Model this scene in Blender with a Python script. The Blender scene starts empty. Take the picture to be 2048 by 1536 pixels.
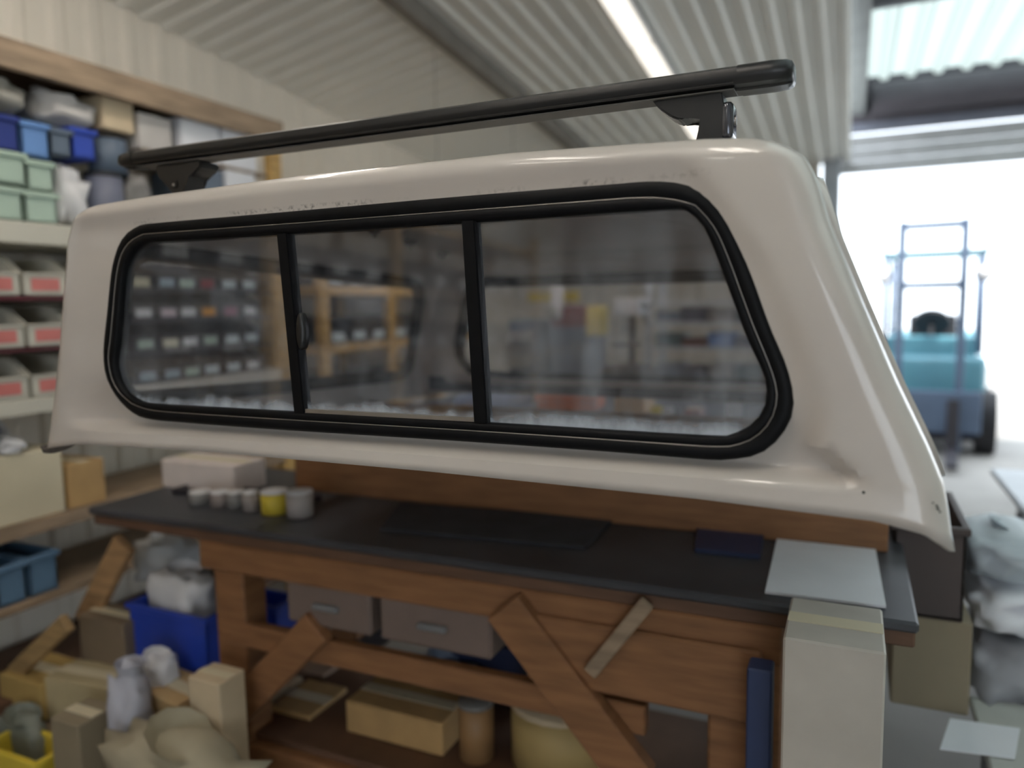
import bpy, bmesh, math, random
from mathutils import Vector, Matrix
from bpy_extras.object_utils import world_to_camera_view
random.seed(7)
SC = bpy.context.scene
COL = SC.collection
PI = math.pi

# ------------------------------------------------------------------ camera, sky, exposure
F_PX, CAM_Z = 1500.0, 1.5
YAW, PITCH, ROLL = math.radians(24.4), math.radians(6.0), math.radians(1.0)
FWD = Vector((-math.sin(YAW)*math.cos(PITCH), math.cos(YAW)*math.cos(PITCH), -math.sin(PITCH)))
_r = Vector((math.cos(YAW), math.sin(YAW), 0)); _u = _r.cross(FWD)
RIGHT = _r*math.cos(ROLL) - _u*math.sin(ROLL); UP = _u*math.cos(ROLL) + _r*math.sin(ROLL)
CPOS = Vector((0, 0, CAM_Z))
cam_data = bpy.data.cameras.new('camera'); cam = bpy.data.objects.new('camera', cam_data); COL.objects.link(cam)
M = Matrix((RIGHT, UP, -FWD)).transposed().to_4x4(); M.translation = CPOS
cam.matrix_world = M
cam_data.sensor_width = 36.0; cam_data.lens = F_PX/2048*36.0
cam_data.clip_start = 0.02; cam_data.clip_end = 200
cam_data.dof.use_dof = True
cam_data.dof.focus_distance = 1.28
cam_data.dof.aperture_fstop = (cam_data.lens/1000)/0.020      # 20 mm pupil
SC.camera = cam

W = bpy.data.worlds.new('sky'); SC.world = W; W.use_nodes = True
bg = W.node_tree.nodes['Background']; bg.inputs['Color'].default_value = (0.84, 0.92, 1.0, 1); bg.inputs['Strength'].default_value = 3.6
SC.view_settings.view_transform = 'Standard'; SC.view_settings.look = 'None'
SC.view_settings.gamma = 1.0; SC.view_settings.use_curve_mapping = False
SC.view_settings.exposure = 0.12
SC.cycles.max_bounces = 10; SC.cycles.transparent_max_bounces = 16
SC.cycles.sample_clamp_indirect = 6.0
sun_d = bpy.data.lights.new('sun', 'SUN'); sun_d.energy = 6.0; sun_d.angle = math.radians(1.0); sun_d.color = (1, .95, .88)
sun = bpy.data.objects.new('sun', sun_d); COL.objects.link(sun)
sun.rotation_euler = (math.radians(32), math.radians(20), 0)

def ray(px, py): return RIGHT*((px-1024)/F_PX) - UP*((py-768)/F_PX) + FWD
def on_y(px, py, c): d = ray(px, py); return CPOS + d*((c-CPOS.y)/d.y)
def on_x(px, py, c): d = ray(px, py); return CPOS + d*((c-CPOS.x)/d.x)
def on_z(px, py, c): d = ray(px, py); return CPOS + d*((c-CPOS.z)/d.z)

# ------------------------------------------------------------------ materials
def s2l(c):
    return tuple(((v/255)/12.92 if v/255 <= .04045 else ((v/255+.055)/1.055)**2.4) for v in c)
_mats = {}
def mat(name, rgb, rough=.6, metal=0.0, var=.10, scale=6.0, bump=0.0, coat=0.0, stretch=None, spec=.5):
    if name in _mats: return _mats[name]
    m = bpy.data.materials.new(name); m.use_nodes = True; nt = m.node_tree; N = nt.nodes; K = nt.links
    b = N['Principled BSDF']; b.inputs['Roughness'].default_value = rough; b.inputs['Metallic'].default_value = metal
    b.inputs['Coat Weight'].default_value = coat; b.inputs['Coat Roughness'].default_value = .06
    b.inputs['Specular IOR Level'].default_value = spec
    c = s2l(rgb)
    tc = N.new('ShaderNodeTexCoord'); mp = N.new('ShaderNodeMapping'); K.new(tc.outputs['Object'], mp.inputs['Vector'])
    if stretch: mp.inputs['Scale'].default_value = stretch
    nz = N.new('ShaderNodeTexNoise'); nz.inputs['Scale'].default_value = scale; nz.inputs['Detail'].default_value = 5
    K.new(mp.outputs['Vector'], nz.inputs['Vector'])
    r = N.new('ShaderNodeValToRGB'); r.color_ramp.elements[0].position = .3; r.color_ramp.elements[1].position = .7
    r.color_ramp.elements[0].color = tuple(v*(1-var) for v in c)+(1,)
    r.color_ramp.elements[1].color = tuple(min(1, v*(1+var)) for v in c)+(1,)
    K.new(nz.outputs['Fac'], r.inputs['Fac']); K.new(r.outputs['Color'], b.inputs['Base Color'])
    if bump:
        bp = N.new('ShaderNodeBump'); bp.inputs['Strength'].default_value = bump; bp.inputs['Distance'].default_value = .004
        K.new(nz.outputs['Fac'], bp.inputs['Height']); K.new(bp.outputs['Normal'], b.inputs['Normal'])
    _mats[name] = m
    return m

def wood(name, rgb, var=.28):
    return mat(name, rgb, .65, 0, var, 5.0, .25, 0, (1.2, 1.2, 9.0))

def glow(name, rgb, strength):
    m = bpy.data.materials.new(name); m.use_nodes = True; nt = m.node_tree; N = nt.nodes
    b = N['Principled BSDF']; b.inputs['Base Color'].default_value = s2l(rgb)+(1,)
    b.inputs['Emission Color'].default_value = s2l(rgb)+(1,); b.inputs['Emission Strength'].default_value = strength
    return m

def paint_material():
    m = bpy.data.materials.new('white_gelcoat'); m.use_nodes = True; nt = m.node_tree; N = nt.nodes; K = nt.links
    b = N['Principled BSDF']; b.inputs['Roughness'].default_value = .32; b.inputs['Coat Weight'].default_value = .7; b.inputs['Coat Roughness'].default_value = .05
    tc = N.new('ShaderNodeTexCoord'); sp = N.new('ShaderNodeSeparateXYZ'); K.new(tc.outputs['Object'], sp.inputs[0])
    nz = N.new('ShaderNodeTexNoise'); nz.inputs['Scale'].default_value = 3.5; nz.inputs['Detail'].default_value = 6; K.new(tc.outputs['Object'], nz.inputs['Vector'])
    r = N.new('ShaderNodeValToRGB'); r.color_ramp.elements[0].position = .3; r.color_ramp.elements[1].position = .75
    r.color_ramp.elements[0].color = s2l((192, 185, 179))+(1,); r.color_ramp.elements[1].color = s2l((204, 198, 191))+(1,)
    K.new(nz.outputs['Fac'], r.inputs['Fac'])
    # a smear of old grime just above the window rubber
    g = N.new('ShaderNodeMath'); g.operation = 'SUBTRACT'; K.new(sp.outputs['Z'], g.inputs[0]); g.inputs[1].default_value = 1.681
    a = N.new('ShaderNodeMath'); a.operation = 'ABSOLUTE'; K.new(g.outputs[0], a.inputs[0])
    mr = N.new('ShaderNodeMapRange'); mr.inputs['From Min'].default_value = .0; mr.inputs['From Max'].default_value = .007; mr.inputs['To Min'].default_value = 1; mr.inputs['To Max'].default_value = 0
    K.new(a.outputs[0], mr.inputs['Value'])
    n2 = N.new('ShaderNodeTexNoise'); n2.inputs['Scale'].default_value = 120; n2.inputs['Detail'].default_value = 8; K.new(tc.outputs['Object'], n2.inputs['Vector'])
    m2 = N.new('ShaderNodeMapRange'); m2.inputs['From Min'].default_value = .48; m2.inputs['From Max'].default_value = .62; K.new(n2.outputs['Fac'], m2.inputs['Value'])
    n3 = N.new('ShaderNodeTexNoise'); n3.inputs['Scale'].default_value = 5; K.new(tc.outputs['Object'], n3.inputs['Vector'])
    gx0 = N.new('ShaderNodeMapRange'); gx0.inputs['From Min'].default_value = -1.36; gx0.inputs['From Max'].default_value = -1.26; K.new(sp.outputs['X'], gx0.inputs['Value'])
    gx1 = N.new('ShaderNodeMapRange'); gx1.inputs['From Min'].default_value = -.18; gx1.inputs['From Max'].default_value = -.26; K.new(sp.outputs['X'], gx1.inputs['Value'])
    gxx = N.new('ShaderNodeMath'); gxx.operation = 'MULTIPLY'; K.new(gx0.outputs[0], gxx.inputs[0]); K.new(gx1.outputs[0], gxx.inputs[1])
    m3 = N.new('ShaderNodeMapRange'); m3.inputs['From Min'].default_value = .42; m3.inputs['From Max'].default_value = .58; K.new(n3.outputs['Fac'], m3.inputs['Value'])
    ml = N.new('ShaderNodeMath'); ml.operation = 'MULTIPLY'; K.new(mr.outputs[0], ml.inputs[0]); K.new(m2.outputs[0], ml.inputs[1])
    m4 = N.new('ShaderNodeMath'); m4.operation = 'MULTIPLY'; K.new(ml.outputs[0], m4.inputs[0]); K.new(m3.outputs[0], m4.inputs[1])
    m5 = N.new('ShaderNodeMath'); m5.operation = 'MULTIPLY'; K.new(m4.outputs[0], m5.inputs[0]); K.new(gxx.outputs[0], m5.inputs[1])
    mx = N.new('ShaderNodeMix'); mx.data_type = 'RGBA'; K.new(m5.outputs[0], mx.inputs['Factor']); K.new(r.outputs['Color'], mx.inputs[6]); mx.inputs[7].default_value = s2l((88, 80, 74))+(1,)
    K.new(mx.outputs[2], b.inputs['Base Color'])
    return m

def glass_material(name='tinted_dusty_glass', tint=(.80, .79, .81), dust=1.0):
    m = bpy.data.materials.new(name); m.use_nodes = True; nt = m.node_tree; N = nt.nodes; K = nt.links
    N.remove(N['Principled BSDF']); out = N['Material Output']
    tr = N.new('ShaderNodeBsdfTransparent'); tr.inputs['Color'].default_value = tint+(1,)
    gl = N.new('ShaderNodeBsdfGlossy'); gl.inputs['Roughness'].default_value = 0.0; gl.inputs['Color'].default_value = (1, 1, 1, 1)
    lw = N.new('ShaderNodeLayerWeight'); lw.inputs['Blend'].default_value = .5
    pw = N.new('ShaderNodeMath'); pw.operation = 'POWER'; K.new(lw.outputs['Facing'], pw.inputs[0]); pw.inputs[1].default_value = 5
    fr = N.new('ShaderNodeMath'); fr.operation = 'MULTIPLY_ADD'; K.new(pw.outputs[0], fr.inputs[0]); fr.inputs[1].default_value = .94; fr.inputs[2].default_value = .055
    mx = N.new('ShaderNodeMixShader'); K.new(fr.outputs[0], mx.inputs[0]); K.new(tr.outputs[0], mx.inputs[1]); K.new(gl.outputs[0], mx.inputs[2])
    df = N.new('ShaderNodeBsdfDiffuse'); df.inputs['Color'].default_value = s2l((206, 216, 226))+(1,)
    tc = N.new('ShaderNodeTexCoord'); sp = N.new('ShaderNodeSeparateXYZ'); K.new(tc.outputs['Object'], sp.inputs[0])
    def noise(scale, st, detail=6):
        mp = N.new('ShaderNodeMapping'); mp.inputs['Scale'].default_value = st; K.new(tc.outputs['Object'], mp.inputs['Vector'])
        n = N.new('ShaderNodeTexNoise'); n.inputs['Scale'].default_value = scale; n.inputs['Detail'].default_value = detail
        K.new(mp.outputs['Vector'], n.inputs['Vector']); return n.outputs['Fac']
    def rng(v, a, b_, c, d):
        q = N.new('ShaderNodeMapRange'); q.inputs['From Min'].default_value = a; q.inputs['From Max'].default_value = b_
        q.inputs['To Min'].default_value = c; q.inputs['To Max'].default_value = d; K.new(v, q.inputs['Value']); return q.outputs[0]
    def mth(op, a, b_):
        q = N.new('ShaderNodeMath'); q.operation = op
        for i, v in enumerate((a, b_)):
            if isinstance(v, (int, float)): q.inputs[i].default_value = v
            else: K.new(v, q.inputs[i])
        return q.outputs[0]
    # settled dust along the bottom edge with a ragged top
    zr = mth('ADD', sp.outputs['Z'], mth('MULTIPLY', noise(22, (1, 1, .6)), -.055))
    edge = rng(zr, 1.276, 1.300, .62, 0)
    # vertical streaks and patches, heavier to the right
    streak = rng(noise(9, (2.2, 1, .35)), .40, .68, 0, .26)
    patch = rng(noise(5, (1, 1, 1.3)), .36, .68, 0, .26)
    rightw = rng(sp.outputs['X'], -.62, -.15, .25, 1.0)
    loww = rng(sp.outputs['Z'], 1.32, 1.60, 1.0, .35)
    speck = rng(noise(260, (1, 1, 1), 2), .70, .76, 0, .10)
    film = mth('ADD', mth('MULTIPLY', mth('ADD', streak, patch), mth('MULTIPLY', rightw, loww)), speck)
    tot = mth('MULTIPLY', mth('ADD', mth('ADD', edge, film), .012), dust)
    m2 = N.new('ShaderNodeMixShader'); K.new(tot, m2.inputs[0]); K.new(mx.outputs[0], m2.inputs[1]); K.new(df.outputs[0], m2.inputs[2])
    K.new(m2.outputs[0], out.inputs['Surface'])
    return m

PAINT = paint_material()
GLASS = glass_material()
GLASSC = glass_material('clear_tinted_glass', (.93, .93, .935), .05)
RUBBER = mat('black_window_rubber', (13, 14, 17), .5, 0, .2, 40, .1, spec=.15)
BLACKM = mat('black_bar_plastic', (26, 27, 29), .38, 0, .15, 30, .1)
ALU = mat('aluminium', (176, 172, 168), .35, .8, .1, 20)
PINE = wood('yellow_pine', (196, 160, 98))
PINE2 = wood('grey_pine', (150, 130, 108))
BROWN = wood('brown_bench_timber', (142, 100, 66), .22)
BROWND = wood('dark_brown_timber', (104, 76, 58), .2)
BLACKTOP = mat('black_rubber_top', (66, 67, 72), .5, 0, .3, 4, .2)
CONC = mat('concrete', (150, 147, 143), .8, 0, .12, 2, .3)
WALLM = mat('cream_wall_sheet', (226, 219, 206), .55, 0, .04, 2)
CEILM = mat('grey_ceiling_sheet', (238, 238, 232), .4, 0, .04, 1.5)
STEELG = mat('grey_steel', (135, 138, 142), .45, .3, .1, 5)
DARKST = mat('dark_steel', (62, 60, 66), .5, .3, .15, 5)
CARD = mat('cardboard', (188, 154, 104), .8, 0, .14, 8, .1)
CARDL = mat('pale_cardboard', (206, 188, 158), .8, 0, .1, 8, .1)
CREAM = mat('cream_card', (218, 208, 180), .7, 0, .06, 4)
WHITEP = mat('white_plastic', (222, 222, 224), .45, 0, .06, 6)
PAPER = mat('white_paper', (236, 238, 244), .8, 0, .04, 6)
BLUE = mat('blue_plastic', (42, 72, 180), .4, 0, .12, 5)
BLUEL = mat('light_blue_plastic', (104, 146, 206), .45, 0, .1, 5)
NAVY = mat('navy_plastic', (40, 50, 82), .5, 0, .15, 5)
BLKBIN = mat('black_bin_plastic', (34, 36, 40), .5, 0, .2, 8)
MINT = mat('mint_plastic', (178, 200, 184), .5, 0, .08, 6)
RED = mat('red_plastic', (168, 46, 46), .5, 0, .12, 6)
REDT = mat('faded_red_tape', (208, 122, 116), .55, 0, .1, 6)
DKRED = mat('dark_red_board', (84, 26, 34), .6, 0, .15, 6)
ORANGE = mat('orange_plastic', (232, 116, 48), .45, 0, .08, 6)
YELLOW = mat('yellow_plastic', (220, 196, 70), .5, 0, .08, 6)
SLATE = mat('slate_blue_plastic', (96, 110, 128), .5, 0, .12, 6)
TEAL = mat('teal_machine_paint', (96, 150, 166), .35, 0, .1, 4, 0, .3)
TYRE = mat('tyre_rubber', (34, 34, 38), .7, 0, .2, 20)
GREYP = mat('grey_plastic', (130, 128, 126), .5, 0, .12, 6)
KHAKI = mat('khaki_carton', (142, 130, 108), .75, 0, .12, 4)
DUSK = mat('charcoal_fabric', (56, 57, 62), .85, 0, .2, 12, .2)

# ------------------------------------------------------------------ helpers
def smooth(me, on=True):
    me.polygons.foreach_set('use_smooth', [on]*len(me.polygons))
def obj(name, bm, m, parent=None, sm=False, matrix=None):
    me = bpy.data.meshes.new(name); bmesh.ops.recalc_face_normals(bm, faces=bm.faces)
    bm.to_mesh(me); bm.free(); me.materials.append(m)
    if sm: smooth(me)
    o = bpy.data.objects.new(name, me); COL.objects.link(o)
    if parent is not None: o.parent = parent
    if matrix is not None: o.matrix_local = matrix
    return o
def crisp(o, deg):
    o.data.set_sharp_from_angle(angle=math.radians(deg)); return o
def tag(o, label, cat, group=None):
    o['label'] = label; o['category'] = cat
    if group: o['group'] = group
    return o
def struct(o): o['kind'] = 'structure'; return o
def thing(name, label, cat, loc=(0, 0, 0), rotz=0.0, group=None):
    o = bpy.data.objects.new(name, None); COL.objects.link(o); o.empty_display_size = .05
    o.location = loc; o.rotation_euler = (0, 0, rotz); return tag(o, label, cat, group)
def kids(o): return [c for c in bpy.data.objects if c.parent == o]
def dup(root, loc, rotz=0.0, label=None, group=None, children=None):
    r = root.copy(); COL.objects.link(r); r.location = loc; r.rotation_euler = (0, 0, rotz)
    if label: r['label'] = label
    if group: r['group'] = group
    for c in children:
        k = c.copy(); COL.objects.link(k); k.parent = r
    return r
def B(): return bmesh.new()
def bx(bm, c, s, rot=None, bev=0.0, seg=1):
    r = bmesh.ops.create_cube(bm, size=1.0); vs = r['verts']
    for v in vs: v.co = Vector((v.co.x*s[0], v.co.y*s[1], v.co.z*s[2]))
    if bev > 0:
        es = list({e for v in vs for e in v.link_edges})
        rr = bmesh.ops.bevel(bm, geom=es, offset=min(bev, min(s)*.45), segments=seg, affect='EDGES', profile=.6)
        vs = list({v for f in rr['faces'] for v in f.verts} | {v for v in vs if v.is_valid})
    if rot:
        from mathutils import Euler
        R = Euler(rot).to_matrix()
        for v in vs: v.co = R @ v.co
    for v in vs: v.co += Vector(c)
    return bm
def cyl(bm, a, b, r1, r2=None, n=14, caps=True):
    a, b = Vector(a), Vector(b); r2 = r1 if r2 is None else r2
    d = (b-a).normalized(); t = Vector((0, 0, 1)) if abs(d.z) < .9 else Vector((1, 0, 0))
    u = d.cross(t).normalized(); w = d.cross(u)
    A = [bm.verts.new(a+(u*math.cos(2*PI*i/n)+w*math.sin(2*PI*i/n))*r1) for i in range(n)]
    Q = [bm.verts.new(b+(u*math.cos(2*PI*i/n)+w*math.sin(2*PI*i/n))*r2) for i in range(n)]
    for i in range(n): bm.faces.new((A[i], A[(i+1) % n], Q[(i+1) % n], Q[i]))
    if caps: bm.faces.new(A[::-1]); bm.faces.new(Q)
    return bm
def bar(bm, a, b, w, h, bev=.003):
    a, b = Vector(a), Vector(b); d = b-a; L = d.length; z = d.normalized()
    t = Vector((0, 1, 0)) if abs(z.y) < .9 else Vector((1, 0, 0))
    x = t.cross(z).normalized(); y = z.cross(x)
    n0 = len(bm.verts); bx(bm, (0, 0, 0), (w, h, L), None, bev)
    R = Matrix((x, y, z)).transposed(); mid = (a+b)/2
    bm.verts.ensure_lookup_table()
    for v in bm.verts[n0:]: v.co = R @ v.co + mid
    return bm
def prism(bm, pts, y0, y1):      # polygon in (x, z) extruded in y
    A = [bm.verts.new((x, y0, z)) for x, z in pts]; Q = [bm.verts.new((x, y1, z)) for x, z in pts]
    n = len(pts)
    for i in range(n): bm.faces.new((A[i], A[(i+1) % n], Q[(i+1) % n], Q[i]))
    bm.faces.new(A[::-1]); bm.faces.new(Q); return bm
def blob(bm, c, s, seed=0, amp=.18, sub=3):
    r = bmesh.ops.create_icosphere(bm, subdivisions=sub, radius=.5)
    from mathutils import noise
    for v in r['verts']:
        n = v.co.normalized(); k = 1+amp*noise.noise(n*2.2+Vector((seed*3.1, 0, 0)))+.5*amp*noise.noise(n*6+Vector((0, seed*1.7, 0)))
        q = Vector([math.copysign(abs(a)**.62, a) for a in n])*.5*k
        q.z = max(q.z, -.47)
        v.co = Vector((q.x*s[0], q.y*s[1], q.z*s[2]))+Vector(c)
    return bm
def lerp_table(t, x):
    if x <= t[0][0]: return t[0][1]
    for (a, b), (c, d) in zip(t, t[1:]):
        if x <= c: return b+(d-b)*(x-a)/(c-a)
    return t[-1][1]
def sstep(v): v = max(0.0, min(1.0, v)); return v*v*(3-2*v)

# ------------------------------------------------------------------ room shell
ROOF_S = .095
def roof_z(x, y):
    z = 2.84+.19*(min(x, -2.0)+3.05) if x < -2.0 else 3.04
    return z-ROOF_S*(y-2.8)
def ribbed(name, P, nu, nv, du, depth, m, rib_u=True, sm=False):
    """sheet P(u,v,w): u across ribs in metres count nu ribs"""
    bm = B(); prof = [(0, 0), (.5, 0), (.62, 1), (.88, 1)]
    us = []
    for i in range(nu):
        for a, h in prof: us.append(((i+a)*du, h*depth))
    us.append((nu*du, 0))
    g = [[bm.verts.new(P(u, v/nv, h)) for v in range(nv+1)] for u, h in us]
    for i in range(len(us)-1):
        for j in range(nv): bm.faces.new((g[i][j], g[i+1][j], g[i+1][j+1], g[i][j+1]))
    return obj(name, bm, m)

bm = B(); bx(bm, (2.0, 6.0, -.05), (14, 26, .1)); struct(obj('floor', bm, CONC))
# left wall: ribbed cream sheet from floor to eaves, beyond a plain rear half
struct(ribbed('wall_left', lambda u, v, h: (-3.07+h, -6+u, v*(roof_z(-3.07, -6+u)+.10)), 76, 1, .172, .012, WALLM))
# far wall
struct(ribbed('wall_back', lambda u, v, h: (-3.07+u, 7.02-h, v*3.0), 18, 1, .155, .012, WALLM))
# ceiling: left strip with ribs running up to the purlin, main strip with ribs away from the viewer
struct(ribbed('ceiling', lambda u, v, h: (-3.09+v*1.09, -6+u, roof_z(-3.09+v*1.09, -6+u)+.02-h), 108, 6, .1205, .014, CEILM))
struct(ribbed('ceiling', lambda u, v, h: (-2.0+u, -6+v*13.1, roof_z(-1, -6+v*13.1)+.02-h), 17, 1, .115, .014, CEILM))
bm = B(); bar(bm, (-2.02, -6, roof_z(-2, -6)-.03), (-2.02, 7, roof_z(-2, 7)-.03), .10, .07); struct(obj('trim_1', bm, mat('purlin', (128, 124, 118), .5)))
# right bay: higher flat roof carried by a long beam
bm = B(); bx(bm, (-.02, .5, 3.16), (.14, 13, .34), None, .006); struct(obj('trim_2', bm, mat('bay_beam', (146, 150, 152), .5)))
bm = B(); bx(bm, (-.12, .5, 3.08), (.05, 13, .12), None, .006); struct(obj('trim_3', bm, mat('bay_gutter', (190, 190, 186), .5)))
BAYR = mat('bay_roof_sheet', (206, 210, 210), .5)
struct(ribbed('ceiling', lambda u, v, h: (.04+u, -6+v*6.2, 3.28-h), 24, 1, .19, .03, BAYR))
struct(ribbed('ceiling', lambda u, v, h: (.04+u, 2.6+v*2.4, 3.28-h), 24, 1, .19, .03, BAYR))
def translucent():
    m = bpy.data.materials.new('translucent_roof_sheet'); m.use_nodes = True; N = m.node_tree.nodes; K = m.node_tree.links
    N.remove(N['Principled BSDF'])
    t = N.new('ShaderNodeBsdfTranslucent'); t.inputs['Color'].default_value = s2l((150, 160, 157))+(1,)
    d = N.new('ShaderNodeBsdfDiffuse'); d.inputs['Color'].default_value = s2l((150, 160, 156))+(1,)
    x = N.new('ShaderNodeMixShader'); x.inputs[0].default_value = .35; K.new(t.outputs[0], x.inputs[1]); K.new(d.outputs[0], x.inputs[2])
    K.new(x.outputs[0], N['Material Output'].inputs['Surface']); return m
TRANS = translucent()
struct(ribbed('window_1', lambda u, v, h: (.04+u, 5.0+v*2.02, 3.28-h), 24, 1, .19, .035, TRANS))
struct(ribbed('window_added', lambda u, v, h: (.04+u, .2+v*2.4, 3.28-h), 24, 1, .19, .035, TRANS))  # unseen skylight added to bring more daylight to the right side
bm = B(); bx(bm, (2.2, 4.98, 3.20), (4.4, .06, .08)); struct(obj('trim_4', bm, STEELG))
# front of the right bay: lintel, roller drum, light fascia above the open door
bm = B(); bx(bm, (2.2, 7.0, 3.12), (4.7, .14, .36), None, .01); cyl(bm, (.1, 6.80, 3.07), (4.4, 6.80, 3.07), .12, n=20); struct(obj('trim_5', bm, mat('roller_drum', (92, 88, 96), .55)))
bm = B(); bx(bm, (2.2, 7.0, 2.90), (4.7, .08, .08), None, .01); struct(obj('trim_6', bm, mat('door_header', (126, 130, 146), .5)))
bm = B()
for i in range(3): bx(bm, (2.2, 7.05, 2.80-i*.105), (4.7, .03, .10), None, .008)
struct(obj('door_1', bm, mat('grey_roller_slats', (196, 196, 198), .5)))
bm = B(); bx(bm, (-.19, 7.0, 1.6), (.14, .16, 3.3), None, .01); struct(obj('trim_7', bm, mat('door_post', (170, 176, 184), .5)))
bm = B(); bx(bm, (4.55, .5, 1.8), (.1, 13.2, 3.7)); struct(obj('wall_right', bm, WALLM))
WARMW = mat('tan_wall_sheet', (176, 164, 150), .6, 0, .06, 2)
bm = B(); bx(bm, (-1.2, -6.05, 1.9), (3.9, .1, 3.9)); bx(bm, (4.2, -6.05, 1.9), (.8, .1, 3.9)); bx(bm, (2.3, -6.05, 3.3), (3.2, .1, 1.1)); struct(obj('wall_front', bm, WARMW))  # unseen wall with a doorway, put in to limit light from the sky
# concrete apron outside with kerb
bm = B(); bx(bm, (3, 25, -.06), (40, 36, .09)); struct(obj('ground', bm, mat('pale_yard_concrete', (214, 214, 212), .8, 0, .06, 1)))

# ------------------------------------------------------------------ added fill lights and glowing ceiling strips
BRIGHT = glow('fill_tube', (255, 246, 234), 26.0)
def batten(x, y, z, label, tilt=-ROOF_S):  # unseen lamp added to brighten the room and its shelving
    t = thing('fill_batten', label, 'light', (x, y, z)); t.rotation_euler = (math.atan(tilt), 0, 0)
    bm = B(); bx(bm, (0, 0, .03), (.13, 1.24, .05), None, .008); obj('housing', bm, WHITEP, t)
    for s in (-1, 1):
        bm = B(); cyl(bm, (s*.035, -.58, -.01), (s*.035, .58, -.01), .013, n=10); obj('tube', bm, BRIGHT, t, True)
    for s in (-1, 1):
        bm = B(); bx(bm, (0, s*.6, -.006), (.11, .03, .04), None, .004); obj('end_cap', bm, WHITEP, t)
batten(-1.02, .05, roof_z(-1, .05)-.06, 'added twin tube fill light on the ceiling above the viewer')
batten(-.32, .05, roof_z(-1, .05)-.06, 'second added twin tube fill light above the viewer, beside the long beam')
batten(-1.55, -1.4, roof_z(-1, -1.4)-.06, 'added twin tube fill light on the ceiling just behind the viewer')
batten(-1.02, -4.2, roof_z(-1, -4.2)-.06, 'added twin tube fill light on the ceiling far behind the viewer')
batten(-1.95, 1.75, roof_z(-1.99, 1.75)-.07, 'added twin tube fill light above the left wall shelving')
def hung(x, y, z, label):  # lamp added out of sight behind the canopy to brighten the background
    t = thing('hanging_fill', label, 'light', (x, y, z))
    bm = B(); bx(bm, (0, 0, .03), (.13, 1.24, .05), None, .008); obj('housing', bm, WHITEP, t)
    bm = B(); bx(bm, (0, 0, -.005), (.09, 1.2, .02), None, .004); obj('diffuser', bm, glow('hung_diffuser', (255, 246, 234), 9.0), t)
    for s in (-1, 1):
        bm = B(); cyl(bm, (0, s*.5, .05), (0, s*.5, roof_z(x, y+s*.5)+.012-z), .0015, n=5); obj('hanger', bm, STEELG, t)
hung(-2.05, 4.1, 2.12, 'added hanging fill light over the far pine shelving, behind the canopy')
hung(-1.35, 4.5, 2.12, 'added hanging fill light before the steel shelving, behind the canopy')
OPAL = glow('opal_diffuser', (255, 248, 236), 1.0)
for i, y in enumerate((3.45, 4.75, 6.05)):  # glowing strips laid end to end along the ceiling
    t = thing('linear_strip', 'wide glowing ceiling strip, %s in the row above the right roof bar end' % ('nearest', 'middle', 'farthest')[i], 'light', (-1.06, y, roof_z(-1, y)-.055), 0, 'glowing strips above the roof bar')
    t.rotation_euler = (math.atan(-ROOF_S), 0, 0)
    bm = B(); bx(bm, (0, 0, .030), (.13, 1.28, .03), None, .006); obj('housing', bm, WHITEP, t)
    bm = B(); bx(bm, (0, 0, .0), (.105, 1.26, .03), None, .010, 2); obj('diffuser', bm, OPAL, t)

# ------------------------------------------------------------------ the canopy
Y0, WID, TILT = 1.083, 1.60, .044
YF = Y0+WID; LEAN = .02
XL = [(1.19, -1.675), (1.307, -1.639), (1.419, -1.611), (1.572, -1.580), (1.656, -1.562), (1.700, -1.546), (1.745, -1.520)]
XR = [(1.16, .150), (1.19, .142), (1.236, .126), (1.306, .098), (1.388, .060), (1.492, .016), (1.604, -.029), (1.683, -.052), (1.710, -.062), (1.745, -.084)]
HEM = [(-1.675, 1.198), (-1.6, 1.210), (-1.532, 1.220), (-1.18, 1.228), (-.66, 1.227), (-.2, 1.221), (.035, 1.212), (.094, 1.200), (.116, 1.186), (.136, 1.170), (.15, 1.160)]
CROWN = [(-1.56, -.018), (-1.44, -.013), (-1.28, -.007), (-.95, 0), (-.5, 0), (-.2, -.010), (-.07, -.02)]
RR = .038
XREC = [(1.24, .035), (1.262, .02), (1.30, -.025), (1.36, -.022), (1.45, -.052), (1.55, -.095), (1.62, -.14), (1.70, -.20)]
OUT = [(-1.452, 1.419), (-1.433, 1.504), (-1.41, 1.598), (-1.376, 1.652), (-1.327, 1.674), (-1.27, 1.677), (-.927, 1.677), (-.614, 1.678), (-.354, 1.677), (-.27, 1.676), (-.226, 1.668), (-.197, 1.652), (-.172, 1.626), (-.155, 1.594), (-.133, 1.544), (-.105, 1.466), (-.084, 1.417), (-.073, 1.378), (-.073, 1.347), (-.082, 1.322), (-.098, 1.300), (-.122, 1.283), (-.164, 1.274), (-.2, 1.273), (-.354, 1.275), (-.621, 1.276), (-.944, 1.275), (-1.199, 1.276), (-1.327, 1.279), (-1.378, 1.292), (-1.421, 1.323), (-1.448, 1.365)]
INN = [(-1.418, 1.395), (-1.408, 1.43), (-1.400, 1.472), (-1.376, 1.584), (-1.350, 1.622), (-1.31, 1.639), (-1.259, 1.640), (-.996, 1.638), (-.572, 1.636), (-.249, 1.636), (-.223, 1.631), (-.204, 1.617), (-.189, 1.592), (-.161, 1.519), (-.136, 1.452), (-.112, 1.400), (-.107, 1.378), (-.109, 1.353), (-.120, 1.333), (-.136, 1.319), (-.158, 1.310), (-.202, 1.307), (-.557, 1.309), (-.966, 1.310), (-1.31, 1.311), (-1.353, 1.316), (-1.383, 1.328), (-1.407, 1.352)]
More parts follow.
